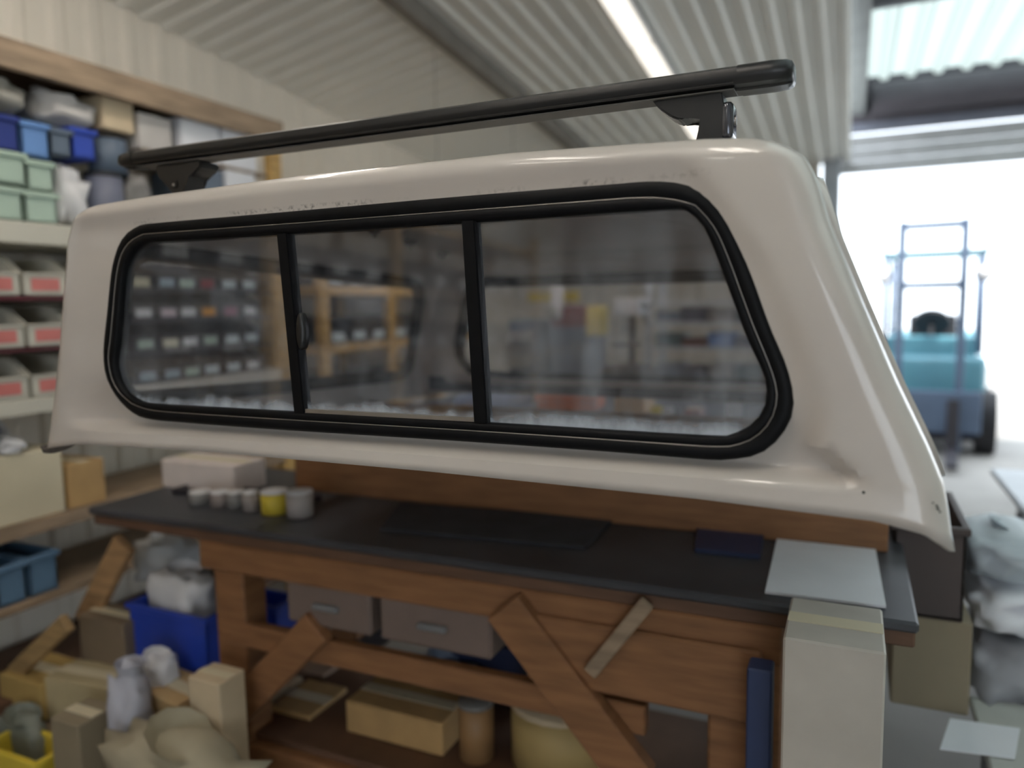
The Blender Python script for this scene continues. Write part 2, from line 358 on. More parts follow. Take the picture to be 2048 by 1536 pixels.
def catmull(pts, k=5):
    n = len(pts); o = []
    for i in range(n):
        p0, p1, p2, p3 = [Vector(pts[(i+j-1) % n]) for j in range(4)]
        for a in range(k):
            t = a/k; o.append(.5*((2*p1)+(p2-p0)*t+(2*p0-5*p1+4*p2-p3)*t*t+(3*p1-p0-3*p2+p3)*t**3))
    return o
def resample(pts, n):
    P = [Vector(p) for p in pts]; P.append(P[0]); L = [0]
    for a, b in zip(P, P[1:]): L.append(L[-1]+(b-a).length)
    o = []; j = 0
    for i in range(n):
        s = L[-1]*i/n
        while L[j+1] < s: j += 1
        t = (s-L[j])/max(1e-9, L[j+1]-L[j]); o.append(P[j].lerp(P[j+1], t))
    return o
def inside(p, poly):
    x, y = p; c = False; n = len(poly)
    for i in range(n):
        x1, y1 = poly[i]; x2, y2 = poly[(i+1) % n]
        if (y1 > y) != (y2 > y) and x < (x2-x1)*(y-y1)/(y2-y1)+x1: c = not c
    return c
def tilt(x, y, z): return (x, y, z-TILT*(y-Y0))
def recess(x, z):
    zl = max(0.0, min(1.0, (z-1.2475)/.020))
    w = sstep((x+1.60)/.13)*sstep((lerp_table(XREC, z)-x)/(.045 if z > 1.30 else .03))*zl*sstep((1.73-z)/.06)
    return (.032-.021*sstep((z-1.27)/.10))*w-.005*max(0.0, min(1.0, (1.2475-z)/.032))
def side_y(x, z): return Y0+LEAN*(z-1.21)+recess(x, z)

canopy = thing('truck_canopy', 'white fibreglass truck canopy with black-framed side windows, resting on timber beams', 'canopy', (0, 0, 0))
def build_shell():
    zs = [1.215, 1.228, 1.240, 1.246, 1.250, 1.254, 1.258, 1.262, 1.266, 1.270, 1.275]
    zs += [1.275+(1.707-1.275)*i/34 for i in range(1, 35)]
    lev = [(z, 0.0) for z in zs]
    for i in range(1, 10):
        a = i/9*PI/2; lev.append((1.707+RR*math.sin(a), RR*(1-math.cos(a))))
    # edge-wise plan outline: near side, rear corner, rear, far corner, far side, front
    def outline(z, ins):
        xl = lerp_table(XL, z)+(ins*.9 if z > 1.69 else 0); xr = lerp_table(XR, z)-ins*.9
        yn = Y0+LEAN*(z-1.21)+ins; yf = YF-LEAN*(z-1.21)-ins
        rc = .045; pts = []
        def arc(cx, cy, a0, a1, n=7):
            for i in range(1, n): a = a0+(a1-a0)*i/n; pts.append((cx+rc*math.cos(a), cy+rc*math.sin(a), 0))
        n = 150
        for i in range(n+1): pts.append((xl+rc+(xr-xl-2*rc)*i/n, yn, 1))
        arc(xr-rc, yn+rc, -PI/2, 0)
        for i in range(31): pts.append((xr, yn+rc+(yf-yn-2*rc)*i/30, 0))
        arc(xr-rc, yf-rc, 0, PI/2)
        for i in range(101): pts.append((xr-rc-(xr-xl-2*rc)*i/100, yf, -1))
        arc(xl+rc, yf-rc, PI/2, PI)
        for i in range(61): pts.append((xl, yf-rc-(yf-yn-2*rc)*i/60, 0))
        arc(xl+rc, yn+rc, PI, 1.5*PI)
        return pts
    bm = B(); rows = []; cy0 = (Y0+YF)/2
    for z, ins in lev:
        row = []
        for x, y, s in outline(z, ins):
            zz = z+(lerp_table(HEM, x)-1.22)*sstep((1.262-z)/.045)
            if z > 1.64: zz += lerp_table(CROWN, x)*sstep((z-1.64)/.1)
            yy = y+s*recess(x, z) if s else y+(-1 if y < cy0 else 1)*.005*max(0.0, min(1.0, (1.2475-z)/.032))*(1 if abs(y-cy0) > WID*.47 else 0)
            row.append(bm.verts.new((x, yy, zz)))
        rows.append(row)
    n = len(rows[0])
    # roof rings drawn in towards the middle with a slight dome
    top = rows[-1]; cy = (Y0+YF)/2
    for k in range(1, 9):
        t = k/8; row = []
        for v in top:
            dome = .030*math.sin(t*PI/2)
            nx = v.co.x+(-.8-v.co.x)*t*.55; ny = v.co.y+(cy-v.co.y)*t
            row.append(bm.verts.new((nx, ny, v.co.z+dome+(0 if t < 1 else 0))))
        rows.append(row)
    po = [tuple(v) for v in catmull([((a[0]*.5+b[0]*.5), (a[1]*.5+b[1]*.5)) for a, b in zip(resample(OUT, 40), resample(INN, 40))], 2)]
    bulk = [(y, z) for y, z in BULKM]; rear = REARM
    for a in range(len(rows)-1):
        for i in range(n):
            q = [rows[a][i], rows[a][(i+1) % n], rows[a+1][(i+1) % n], rows[a+1][i]]
            c = sum((v.co for v in q), Vector())/4
            if a < len(lev)-1:
                d = q[1].co-q[0].co
                if abs(d.x) > abs(d.y) and inside((c.x, c.z), po): continue
                if abs(d.y) > abs(d.x) and c.x < -1 and inside((c.y, c.z), bulk): continue
                if abs(d.y) > abs(d.x) and c.x > -1 and inside((c.y, c.z), rear): continue
            try: bm.faces.new(q)
            except ValueError: pass
    bmesh.ops.remove_doubles(bm, verts=bm.verts, dist=.0004)
    for v in bm.verts: v.co = Vector(tilt(*v.co))
    o = crisp(obj('shell', bm, PAINT, canopy, True), 38)
    md = o.modifiers.new('thickness', 'SOLIDIFY'); md.thickness = .006; md.offset = -1
    return o
def rrect(a0, a1, b0, b1, r, k=5):
    p = []
    for cx, cy, s in ((a1-r, b1-r, 0), (a0+r, b1-r, PI/2), (a0+r, b0+r, PI), (a1-r, b0+r, 1.5*PI)):
        for i in range(k+1): t = s+PI/2*i/k; p.append((cx+r*math.cos(t), cy+r*math.sin(t)))
    return p
# bulkhead (front) window in (y, z) before tilt, and tailgate window
BO, BI = rrect(1.22, 2.60, 1.268, 1.675, .085), rrect(1.262, 2.558, 1.312, 1.632, .055)
BULKM = rrect(1.242, 2.578, 1.290, 1.652, .07)
REARM = rrect(Y0+.10, YF-.10, 1.27, 1.665, .07)
RO, RI = rrect(Y0+.075, YF-.075, 1.245, 1.69, .08), rrect(Y0+.125, YF-.125, 1.295, 1.64, .055)
shell = build_shell()

def frame_ring(name, outer, inner, fn, prof, m, parent, n=160):
    """closed window rubber: prof = [(t across 0..1 outer->inner, outward)], fn(u, v, out) -> xyz"""
    O, I = resample(outer, n), resample(inner, n)
    # start both loops at the leftmost-lowest matching index
    bm = B(); rings = []
    for t, w in prof:
        rings.append([bm.verts.new(fn(*(O[i].lerp(I[i], t)), w)) for i in range(n)])
    for a in range(len(rings)):
        R1, R2 = rings[a], rings[(a+1) % len(rings)]
        for i in range(n): bm.faces.new((R1[i], R1[(i+1) % n], R2[(i+1) % n], R2[i]))
    return obj(name, bm, m, parent, True)
CO, CI = catmull(OUT), catmull(INN)
PROF = [(-.04, -.012), (-.04, .0015), (.04, .0050), (.12, .0068), (.50, .0085), (.56, .0045), (.60, .0078), (.88, .0070), (.97, .004), (1.0, -.004), (1.0, -.022), (.05, -.022), (.0, -.016)]
def near_fn(x, z, w): return tilt(x, Y0+LEAN*(z-1.21)+.013-w, z)
def far_fn(x, z, w): return tilt(x, YF-LEAN*(z-1.21)-.013+w, z)
def front_fn(y, z, w): return tilt(lerp_table(XL, z)-w, y, z)
def rear_fn(y, z, w): return tilt(lerp_table(XR, z)+w, y, z)
GLZ = -.006
def pane(name, poly, fn, m, parent):
    bm = B(); A = [bm.verts.new(fn(u, v, GLZ)) for u, v in poly]; Q = [bm.verts.new(fn(u, v, GLZ-.004)) for u, v in poly]
    n = len(poly); bm.faces.new(A); bm.faces.new(Q[::-1])
    for i in range(n): bm.faces.new((A[i], Q[i], Q[(i+1) % n], A[(i+1) % n]))
    return obj(name, bm, m, parent)
def clip(poly, f):       # keep f(p) >= 0
    o = []; n = len(poly)
    for i in range(n):
        a, b = Vector(poly[i]), Vector(poly[(i+1) % n]); fa, fb = f(a), f(b)
        if fa >= 0: o.append(a)
        if fa*fb < 0: o.append(a.lerp(b, fa/(fa-fb)))
    return o
def grow(poly, k, c): return [((p[0]-c[0])*k[0]+c[0], (p[1]-c[1])*k[1]+c[1]) for p in poly]
def bar_x(i, z):     # slightly raked glazing bars
    (xt, xb) = ((-.957, -.931), (-.572, -.554))[i]
    return xb+(xt-xb)*(z-1.312)/(1.637-1.312)
def side_window(fn, kind):
    fr = frame_ring('window_frame', CO, CI, fn, PROF, RUBBER, canopy)
    n = 200; O, I = resample(CO, n), resample(CI, n)
    bm = B(); P = [Vector(fn(*(O[i].lerp(I[i], .56)), .0075)) for i in range(n)]
    V = []
    for i in range(n):
        t = (P[(i+1) % n]-P[i-1]).normalized(); nn = (Vector((0, -1 if kind else 1, 0))); s = t.cross(nn).normalized()
        V.append([bm.verts.new(P[i]+(s*math.cos(a)+nn*math.sin(a))*.0011) for a in (0, 2.1, 4.2)])
    for i in range(n):
        for j in range(3): bm.faces.new((V[i][j], V[i][(j+1) % 3], V[(i+1) % n][(j+1) % 3], V[(i+1) % n][j]))
    s = obj('frame_seam', bm, ALU, fr, True); s['label'] = 'thin bright seam in the black frame'
    base = [tuple(p) for p in CI]; c = (-.76, 1.475); base = grow(base, (1.006, 1.03), c)
    g = GLASS if kind else GLASSC
    p1 = clip(base, lambda p: bar_x(0, p[1])-p[0]); p3 = clip(base, lambda p: p[0]-bar_x(1, p[1]))
    p2 = clip(clip(base, lambda p: p[0]-bar_x(0, p[1])), lambda p: bar_x(1, p[1])-p[0])
    for p in ((p1, p2, p3) if kind else (base,)): pane('glass_pane', p, fn, g, canopy)
    if not kind: return
    for i in (0, 1):
        bm = B(); hw = .0125; z0, z1 = 1.306, 1.640
        pts = [(bar_x(i, z0)-hw, z0), (bar_x(i, z0)+hw, z0), (bar_x(i, z1)+hw*.98, z1), (bar_x(i, z1)-hw*.98, z1)]
        A = [bm.verts.new(fn(u, v, .006)) for u, v in pts]; Q = [bm.verts.new(fn(u, v, -.018)) for u, v in pts]
        bm.faces.new(A); bm.faces.new(Q[::-1])
        for k in range(4): bm.faces.new((A[k], Q[k], Q[(k+1) % 4], A[(k+1) % 4]))
        bmesh.ops.bevel(bm, geom=list(bm.edges), offset=.002, segments=2, affect='EDGES')
        gb = obj('glazing_bar', bm, RUBBER, canopy)
        if i == 0:
            z0, z1 = 1.426, 1.493; bm = B()
            pl = [(bar_x(0, 1.46)+.024+.0105*math.cos(a), 1.4595+(.034*math.sin(a))) for a in [2*PI*k/24 for k in range(24)]]
            R1 = [bm.verts.new(fn(u, v, -.004)) for u, v in pl]; R2 = [bm.verts.new(fn(u, v, .007)) for u, v in pl]
            R3 = [bm.verts.new(fn(bar_x(0, 1.46)+.024+(u-bar_x(0, 1.46)-.024)*.7, 1.4595+(v-1.4595)*.86, .011)) for u, v in pl]
            bm.faces.new(R1[::-1]); bm.faces.new(R3)
            for k in range(24):
                for Aa, Bb in ((R1, R2), (R2, R3)): bm.faces.new((Aa[k], Aa[(k+1) % 24], Bb[(k+1) % 24], Bb[k]))
            obj('latch', bm, BLACKM, gb, True)['label'] = 'oval black slide latch'
    # sill track of the sliding pane
    bm = B(); zz = 1.3125
    pts = [(bar_x(0, zz)+.013, zz-.0035), (bar_x(1, zz)-.013, zz-.0035), (bar_x(1, zz)-.013, zz+.0035), (bar_x(0, zz)+.013, zz+.0035)]
    A = [bm.verts.new(fn(u, v, .003)) for u, v in pts]; Q = [bm.verts.new(fn(u, v, -.008)) for u, v in pts]
    bm.faces.new(A); bm.faces.new(Q[::-1])
    for k in range(4): bm.faces.new((A[k], Q[k], Q[(k+1) % 4], A[(k+1) % 4]))
    obj('sill_track', bm, ALU, canopy)['label'] = 'aluminium track under the sliding pane'
side_window(near_fn, 1)
side_window(far_fn, 0)
P2 = [(0, -.002), (.05, .006), (.3, .009), (.7, .008), (.95, .004), (1, -.004), (1, -.020), (.05, -.020)]
frame_ring('window_frame', BO, BI, front_fn, P2, RUBBER, canopy, 120); pane('glass_pane', grow(BI, (1.01, 1.02), (1.9, 1.47)), front_fn, GLASSC, canopy)
hatch = frame_ring('tailgate_frame', RO, RI, rear_fn, [(0, .0), (.05, .009), (.9, .010), (1, .003), (1, -.018), (0, -.018)], PAINT, canopy, 120)
pane('glass_pane', grow(RI, (1.01, 1.02), (Y0+WID/2, 1.47)), rear_fn, GLASSC, canopy)
bm = B(); bx(bm, tilt(.085, Y0+WID/2, 1.285), (.02, .12, .03), None, .006); obj('tailgate_handle', bm, BLACKM, canopy)
bm = B(); bx(bm, (-.78, YF-.024, 1.187), (1.60, .022, .058), None, .004); obj('inner_rail', bm, mat('inner_rail_grey', (52, 56, 66), .6), canopy)['label'] = 'dark rail inside the far skirt'
# hem seal under the skirt, showing as a dark line, with the curled strip at the front corner
bm = B(); xs = [-1.62+i*(1.66/60) for i in range(61)]
prev = None
for i, x in enumerate(xs):
    zb = lerp_table(HEM, x)-.003-.0035*max(0, math.sin(x*9+1.2))
    r = [bm.verts.new((x, Y0+.004, zb+.006)), bm.verts.new((x, Y0+.004, zb)), bm.verts.new((x, Y0+.020, zb)), bm.verts.new((x, Y0+.020, zb+.006))]
    if prev:
        for k in range(4): bm.faces.new((prev[k], prev[(k+1) % 4], r[(k+1) % 4], r[k]))
    prev = r
obj('hem_seal', bm, RUBBER, canopy)
bm = B(); prev = None
for i in range(15):
    t = i/14; x = -1.668+.13*t; top = lerp_table(HEM, x)+.002; h = .019*math.sin(PI*min(1, (t*.8+.28)))+.001
    r = [bm.verts.new((x, Y0+.001, top)), bm.verts.new((x+.004, Y0+.004, top-h)), bm.verts.new((x, Y0+.02, top-h)), bm.verts.new((x, Y0+.02, top))]
    if prev:
        for k in range(4): bm.faces.new((prev[k], prev[(k+1) % 4], r[(k+1) % 4], r[k]))
    else: bm.faces.new(r)
    prev = r
bm.faces.new(prev[::-1])
obj('corner_flap', bm, mat('charcoal_flap', (88, 82, 78), .8, 0, .2, 60), canopy, True)['label'] = 'charcoal rubber flap curling under the front corner'
# bolt caps under the roof
for px, py in ((665, 474), (750, 489), (822, 503), (885, 516)):
    p = on_z(px, py, 1.668)
    zc = 1.742-TILT*(p.y-Y0)
    bm = B(); cyl(bm, (p.x, p.y, zc), (p.x, p.y, zc-.006), .024, .024, 16); cyl(bm, (p.x, p.y, zc-.006), (p.x, p.y, zc-.018), .023, .012, 16); cyl(bm, (p.x, p.y, zc-.018), (p.x, p.y, zc-.028), .006, .004, 8)
    obj('bolt_cap', bm, BLACKM, canopy, True)
# gelcoat chips
for px, py, r in ((1727, 985, .0022), (1874, 1012, .0017), (1876, 1018, .002), (1880, 1024, .0015), (1866, 1006, .0012)):
    p = on_y(px, py, Y0); bm = B(); cyl(bm, (p.x, Y0+.001, p.z), (p.x, Y0-.0006, p.z), r, r*.8, 7); obj('paint_chip', bm, RUBBER, canopy)

# ------------------------------------------------------------------ roof bar with its two feet
rb = thing('roof_bar', 'long black aero roof bar on two feet above the canopy roof', 'roof rack', (-.85, 1.30, 1.78))
bxs0, bxs1 = -1.525+.85, -.175+.85
def aero(bm, x0, x1, zc=.073, w=.088, h=.037, k0=1.0, k1=1.0, s0=0, s1=0):
    sec = [(-.50, .02), (-.47, .30), (-.36, .44), (-.15, .50), (.2, .48), (.42, .32), (.5, .0), (.42, -.36), (.12, -.42), (.10, -.50), (-.20, -.50), (-.22, -.42), (-.43, -.36), (-.49, -.14)]
    A = [bm.verts.new((x0+(s0*abs(b) if s0 else 0), a*w*k0, zc+b*h*k0)) for a, b in sec]; Q = [bm.verts.new((x1, a*w*k1, zc+b*h*k1)) for a, b in sec]
    n = len(sec)
    for i in range(n): bm.faces.new((A[i], A[(i+1) % n], Q[(i+1) % n], Q[i]))
    bm.faces.new(A[::-1]); bm.faces.new(Q)
def aero_loft(bm, st, zc=.073, w=.088, h=.037):
    sec = [(-.50, .02), (-.47, .30), (-.36, .44), (-.15, .50), (.2, .48), (.42, .32), (.5, .0), (.42, -.36), (.12, -.42), (.10, -.50), (-.20, -.50), (-.22, -.42), (-.43, -.36), (-.49, -.14)]
    rows = [[bm.verts.new((x, a*w*k, zc+b*h*k)) for a, b in sec] for x, k in st]; n = len(sec)
    for A, Q in zip(rows, rows[1:]):
        for i in range(n): bm.faces.new((A[i], A[(i+1) % n], Q[(i+1) % n], Q[i]))
    bm.faces.new(rows[0][::-1]); bm.faces.new(rows[-1])
bm = B(); aero(bm, bxs0, bxs1); crisp(obj('bar', bm, BLACKM, rb, True), 40)
bm = B(); bx(bm, (0, -.0440, .0610), (bxs1-bxs0-.01, .0016, .0026)); obj('groove', bm, mat('gloss_groove', (8, 8, 9), .3), rb)
bm = B(); bx(bm, (0, -.01, .0548), (bxs1-bxs0-.01, .046, .0022), None, .0006); obj('underside_strip', bm, mat('grey_rubber_strip', (98, 96, 94), .6), rb)
for sgn in (-1, 1):
    bm = B(); xa = bxs0 if sgn < 0 else bxs1
    ks = [(0, 1.03), (.02, 1.02), (.045, .92), (.062, .66), (.072, .30)] if sgn < 0 else [(0, 1.04), (.05, 1.05), (.072, .98), (.080, .86), (.083, .6)]
    aero_loft(bm, [(xa+sgn*d, k) for d, k in ks]); crisp(obj('end_cap', bm, BLACKM, rb, True), 50)
for xf, name in ((-1.405+.85, 0), (-.222+.85, 1)):
    bm = B()
    if name == 0:   # seen end-on to its cover: low scalloped saddle
        pl = [(-.062, .052), (.075, .052), (.078, .040), (.060, .028), (.035, .020), (.026, .0), (.018, -.022), (-.012, -.022), (-.018, -.004), (-.040, .010), (-.060, .030)]
    else:
        pl = [(-.092, .056), (.022, .056), (.026, .030), (.026, -.030), (-.022, -.030), (-.014, .004), (-.008, .018), (-.030, .022), (-.046, .018), (-.060, .024), (-.080, .040)]
    prism(bm, [(x, z) for x, z in pl], -.026, .030); bmesh.ops.bevel(bm, geom=list(bm.edges), offset=.003, segments=2, affect='EDGES')
    ft = obj('foot', bm, BLACKM, rb, False, Matrix.Translation((xf, 0, 0)))
    bm = B(); bx(bm, (.002, 0, -.030), (.075, .07, .012), None, .004); obj('foot_pad', bm, mat('pad_rubber', (70, 66, 66), .7), ft)
    if name == 0:
        bm = B(); cyl(bm, (-.004, -.0285, .006), (-.004, -.024, .006), .009, .009, 16); obj('lock_hole', bm, mat('lock_black', (10, 10, 12), .4), ft)
        bm = B(); bx(bm, (-.006, -.0292, .005), (.006, .003, .006), None, .001); obj('bolt_head', bm, ALU, ft)
    else:
        bm = B(); bx(bm, (.030, -.002, .010), (.020, .050, .058), None, .009, 3); obj('side_cover', bm, mat('gloss_grey_cover', (86, 88, 94), .12, .6), ft, True)
        bm = B(); cyl(bm, (.040, -.004, .012), (.0425, -.004, .012), .008, .008, 16); obj('lock_barrel', bm, ALU, ft)

# ------------------------------------------------------------------ bench under the canopy
BZ, BY0, BY1, BX0, BX1 = .85, 1.65, 2.36, -2.32, .14
bench = thing('workbench', 'brown timber workbench with black rubber top and diagonal braces, under the white canopy', 'workbench', (0, 0, 0))
bm = B(); bx(bm, ((BX0+BX1)/2, (BY0+BY1)/2, BZ-.012), (BX1-BX0, BY1-BY0, .024), None, .006); obj('rubber_top', bm, BLACKTOP, bench)
bm = B(); bx(bm, ((BX0+BX1)/2, (BY0+BY1)/2+.005, BZ-.042), (BX1-BX0-.01, BY1-BY0-.02, .036), None, .004); obj('top_board', bm, BROWND, bench)
def leg(x, y, w=.12): 
    bm = B(); bx(bm, (x, y, (BZ-.06)/2), (w, .10, BZ-.06), None, .006); return obj('leg', bm, BROWN, bench)
for x in (-1.74, -.42+.2): leg(x, BY0+.08)
for x in (-1.74, -.22): leg(x, BY1-.08)
bm = B(); bx(bm, (-.98, BY0+.035, BZ-.105), (1.72, .04, .09), None, .005); obj('front_rail', bm, BROWN, bench)
bm = B(); bx(bm, (-.44, BY0+.022, BZ-.20), (.56, .05, .17), None, .006); obj('gusset_board', bm, BROWN, bench)
bm = B(); bx(bm, (-1.1, BY0+.045, .50), (1.35, .04, .075), None, .005); obj('middle_rail', bm, BROWN, bench)
bm = B(); bx(bm, (-.98, BY0+.043, .098), (1.62, .045, .10), None, .005); obj('bottom_rail', bm, BROWN, bench)
bm = B(); bar(bm, on_y(455, 1440, BY0+.02), on_y(640, 1250, BY0+.02), .10, .045); obj('brace', bm, BROWN, bench)
bm = B(); bar(bm, on_y(1010, 1210, BY0+.0), on_y(1275, 1560, BY0+.0), .11, .045); obj('brace', bm, BROWN, bench)
bm = B(); bar(bm, on_y(1295, 1205, BY0-.02), on_y(1180, 1345, BY0-.02), .035, .02); o = obj('brace', bm, PINE2, bench); o['label'] = 'short grey strut nailed over the gusset'
bm = B(); bx(bm, (-.98, (BY0+BY1)/2, .162), (1.60, BY1-BY0-.1, .022), None, .003); obj('lower_shelf', bm, BROWND, bench)
bm = B(); bx(bm, (-.85, BY1-.03, BZ-.20), (1.75, .03, .34), None, .003); obj('back_panel', bm, BROWND, bench)
for i, (a, b) in enumerate(((575, 745), (760, 985))):
    p0, p1 = on_y(a, 1150, BY0+.03), on_y(b, 1240, BY0+.03)
    bm = B(); bx(bm, ((p0.x+p1.x)/2, BY0+.14, .645), (p1.x-p0.x, .24, .13), None, .008); d = obj('drawer', bm, mat('taupe_drawer', (122, 106, 98), .6), bench)
    bm = B(); bx(bm, ((p0.x+p1.x)/2, BY0+.012, .645), (.09, .02, .018), None, .005); obj('drawer_pull', bm, STEELG, d)

# beams that carry the canopy
for y, lab in ((2.33, 'brown timber beam on edge along the back of the black bench top'), (2.12, 'brown timber beam on blocks just in front of the back board of the black bench top')):
    zt = 1.215-TILT*(y-Y0)-.012
    if y > 2: 
        t = thing('timber_beam', lab, 'beam', (-.86, y, BZ)); bm = B(); bx(bm, (0, 0, (zt-BZ)/2), (1.92, .045, zt-BZ), None, .004); obj('beam_plank', bm, BROWN, t)
    else:
        t = thing('timber_beam', lab, 'beam', (-.78, y, BZ)); bm = B(); bx(bm, (0, 0, zt-BZ-.05), (1.72, .07, .10), None, .004); obj('beam_plank', bm, BROWND, t)
        for x in (-.55, .55):
            bm = B(); bx(bm, (x, 0, (zt-BZ-.10)/2), (.10, .09, zt-BZ-.10), None, .004); obj('support_block', bm, BROWND, t)

# ------------------------------------------------------------------ generic background goods
def _box_parts(t, s, m, kind, m2=None):
    w, d, h = s
    if kind == 'carton':
        bm = B(); bx(bm, (0, 0, h/2), (w, d, h), None, .004); obj('carton_body', bm, m, t)
        bm = B(); bx(bm, (0, 0, h+.0008), (w*.98, min(.045, d*.3), .0016)); obj('packing_tape', bm, m2 or CREAM, t)
    elif kind == 'crate':
        bm = B(); th = .008
        bx(bm, (0, 0, th/2), (w, d, th)); 
        for sx in (-1, 1): bx(bm, (sx*(w/2-th/2), 0, h/2), (th, d, h), None, .002)
        for sy in (-1, 1): bx(bm, (0, sy*(d/2-th/2), h/2), (w, th, h), None, .002)
        obj('crate_body', bm, m, t)
        bm = B()
        for sy in (-1, 1): bx(bm, (0, sy*(d/2+.004), h-.010), (w+.02, .012, .02), None, .003)
        for sx in (-1, 1): bx(bm, (sx*(w/2+.004), 0, h-.010), (.012, d, .02), None, .003)
        obj('rim', bm, m, t)
    elif kind == 'bag':
        bm = B(); blob(bm, (0, 0, h*.48), (w, d, h), seed=w*91+h*37, amp=.35); obj('bag_body', bm, m, t, True)
        bm = B(); cyl(bm, (0, 0, h*.86), (w*.06, 0, h*1.02), .012+.05*w, .03+.12*w, 10, False); obj('bag_neck', bm, m, t, True)
    elif kind == 'tin':
        bm = B(); cyl(bm, (0, 0, 0), (0, 0, h*.92), w/2, w/2, 20); obj('tin_body', bm, m, t, True)
        bm = B(); cyl(bm, (0, 0, h*.92), (0, 0, h), w/2*1.03, w/2*.98, 20); obj('lid', bm, m2 or GREYP, t, True)
def goods(kind, name, label, cat, loc, size, m, rotz=0.0, m2=None, group=None):
    t = thing(name, label, cat, loc, rotz, group); _box_parts(t, size, m, kind, m2); return t
def gx(kind, name, label, cat, r, m, x=-2.62, depth=.3, rot=0.0, m2=None, zb=None, group=None):
    """goods whose front face stands on the plane x, filling the photo rectangle r"""
    a, b = on_x(r[0], (r[1]+r[3])/2, x), on_x(r[2], (r[1]+r[3])/2, x)
    mid = (r[0]+r[2])/2; z0 = on_x(mid, r[3], x).z if zb is None else zb; z1 = on_x(mid, r[1], x).z
    if z1 > 2.1: z1 = min(z1, 2.30 if kind == 'bag' else 2.335)
    w = abs(b.y-a.y)*.97
    return goods(kind, name, label, cat, (x-depth/2, (a.y+b.y)/2, z0), (depth, w, max(.02, z1-z0)), m, rot, m2, group)
def gy(kind, name, label, cat, r, m, y, depth=.3, rot=0.0, m2=None, zb=None, group=None):
    a, b = on_y(r[0], (r[1]+r[3])/2, y), on_y(r[2], (r[1]+r[3])/2, y)
    mid = (r[0]+r[2])/2; z0 = on_y(mid, r[3], y).z if zb is None else zb; z1 = on_y(mid, r[1], y).z
    return goods(kind, name, label, cat, ((a.x+b.x)/2, y+depth/2, z0), (abs(b.x-a.x)*.97, depth, max(.02, z1-z0)), m, rot, m2, group)

# ------------------------------------------------------------------ left wall rack
def rack(name, label, y0, y1, posts, boards, x0=-3.03, x1=-2.6, top=2.38, pm=PINE):
    t = thing(name, label, 'shelving', ((x0+x1)/2, (y0+y1)/2, 0)); cx, cy = (x0+x1)/2, (y0+y1)/2
    for y in posts:
        for x in (x0+.03, x1-.02):
            bm = B(); bx(bm, (x-cx, y-cy, top/2), (.045, .075, top), None, .004); obj('post', bm, pm, t)
    for z, th, m in boards:
        bm = B(); bx(bm, (0, 0, z-th/2), (x1-x0, y1-y0, th), None, .003); obj('shelf_board', bm, m, t)
    return t
CREAMB = mat('cream_shelf_edge', (208, 204, 190), .6, 0, .05, 4)
SHELF = dict(a=1.815, b=1.205, c=.775)
rack('timber_shelving', 'pine wall shelving stacked with parts bins at the left, ending in a yellow post', .95, 3.0, (1.0, 2.97),
     [(2.40, .05, wood('dark_beam', (92, 70, 48))), (1.815, .075, CREAMB), (1.205, .055, CREAMB), (.775, .05, PINE2), (.50, .03, PINE2), (.18, .04, BROWND)])
bm = B(); bx(bm, (-2.580, 1.975, 2.36), (.03, 2.05, .10), None, .004); o = obj('fascia_board', bm, PINE2); tag(o, 'long pale fascia board across the top of the left wall shelving', 'board')

ORD = ['first', 'second', 'third', 'fourth', 'fifth', 'sixth', 'seventh', 'eighth', 'ninth', 'tenth', 'eleventh', 'twelfth', 'thirteenth', 'fourteenth']
def bin_proto(name, m, lm, w, h, d, label, cat='parts bin', group=None):
    """open-fronted bin facing +x, origin at its base front centre"""
    t = thing(name, label, cat, (0, 0, 0), 0, group); th = .004; bm = B()
    bx(bm, (-d/2, 0, th/2), (d, w, th)); bx(bm, (-d+th/2, 0, h/2), (th, w, h))
    for s in (-1, 1):
        pts = [(-d, 0), (0, 0), (0, h*.52), (-d*.28, h*.98), (-d, h*.98)]
        A = [bm.verts.new((x, s*(w/2), z)) for x, z in pts]; Q = [bm.verts.new((x, s*(w/2-th), z)) for x, z in pts]
        bm.faces.new(A); bm.faces.new(Q[::-1])
        for i in range(5): bm.faces.new((A[i], A[(i+1) % 5], Q[(i+1) % 5], Q[i]))
    bx(bm, (-th/2, 0, h*.26), (th, w, h*.52), None, .0015)
    bx(bm, (.003, 0, h*.53), (.010, w, .006), None, .001)
    kids_ = [obj('bin_body', bm, m, t)]
    bm = B(); bx(bm, (.002, 0, h*.27), (.002, w*.66, h*.30)); kids_.append(obj('label_card', bm, lm, t))
    return t, kids_
LAB = {k: mat('label_'+k, c, .7, 0, .05, 60) for k, c in dict(cream=(214, 210, 180), blue=(170, 190, 200), green=(186, 208, 190), red=(150, 60, 66), pale=(208, 222, 224), white=(228, 230, 230), pink=(222, 206, 212), orange=(228, 160, 50), magenta=(160, 90, 120)).items()}
rows4 = [['cream', 'blue', 'green', 'red', 'pale', 'pale'], ['white', 'pink', 'white', 'orange', 'magenta', 'white'],
         ['green', 'cream', 'white', 'green', 'pale', 'pale'], ['blue', 'blue', 'green', 'pale', 'pale', 'white']]
rowz = [1.585, 1.462, 1.335, 1.205]
colpx = [292, 342, 382, 422, 466, 505]
colour_word = dict(cream='cream', blue='pale blue', green='pale green', red='red', pale='pale grey', white='white', pink='pale pink', orange='orange', magenta='magenta')
protos = {}
for k in sorted({c for r in rows4 for c in r}):
    protos[k] = bin_proto('parts_bin', BLKBIN, LAB[k], .112, .118, .30, 'x', 'parts bin')
used = set()
rown = ['top', 'second', 'third', 'bottom']
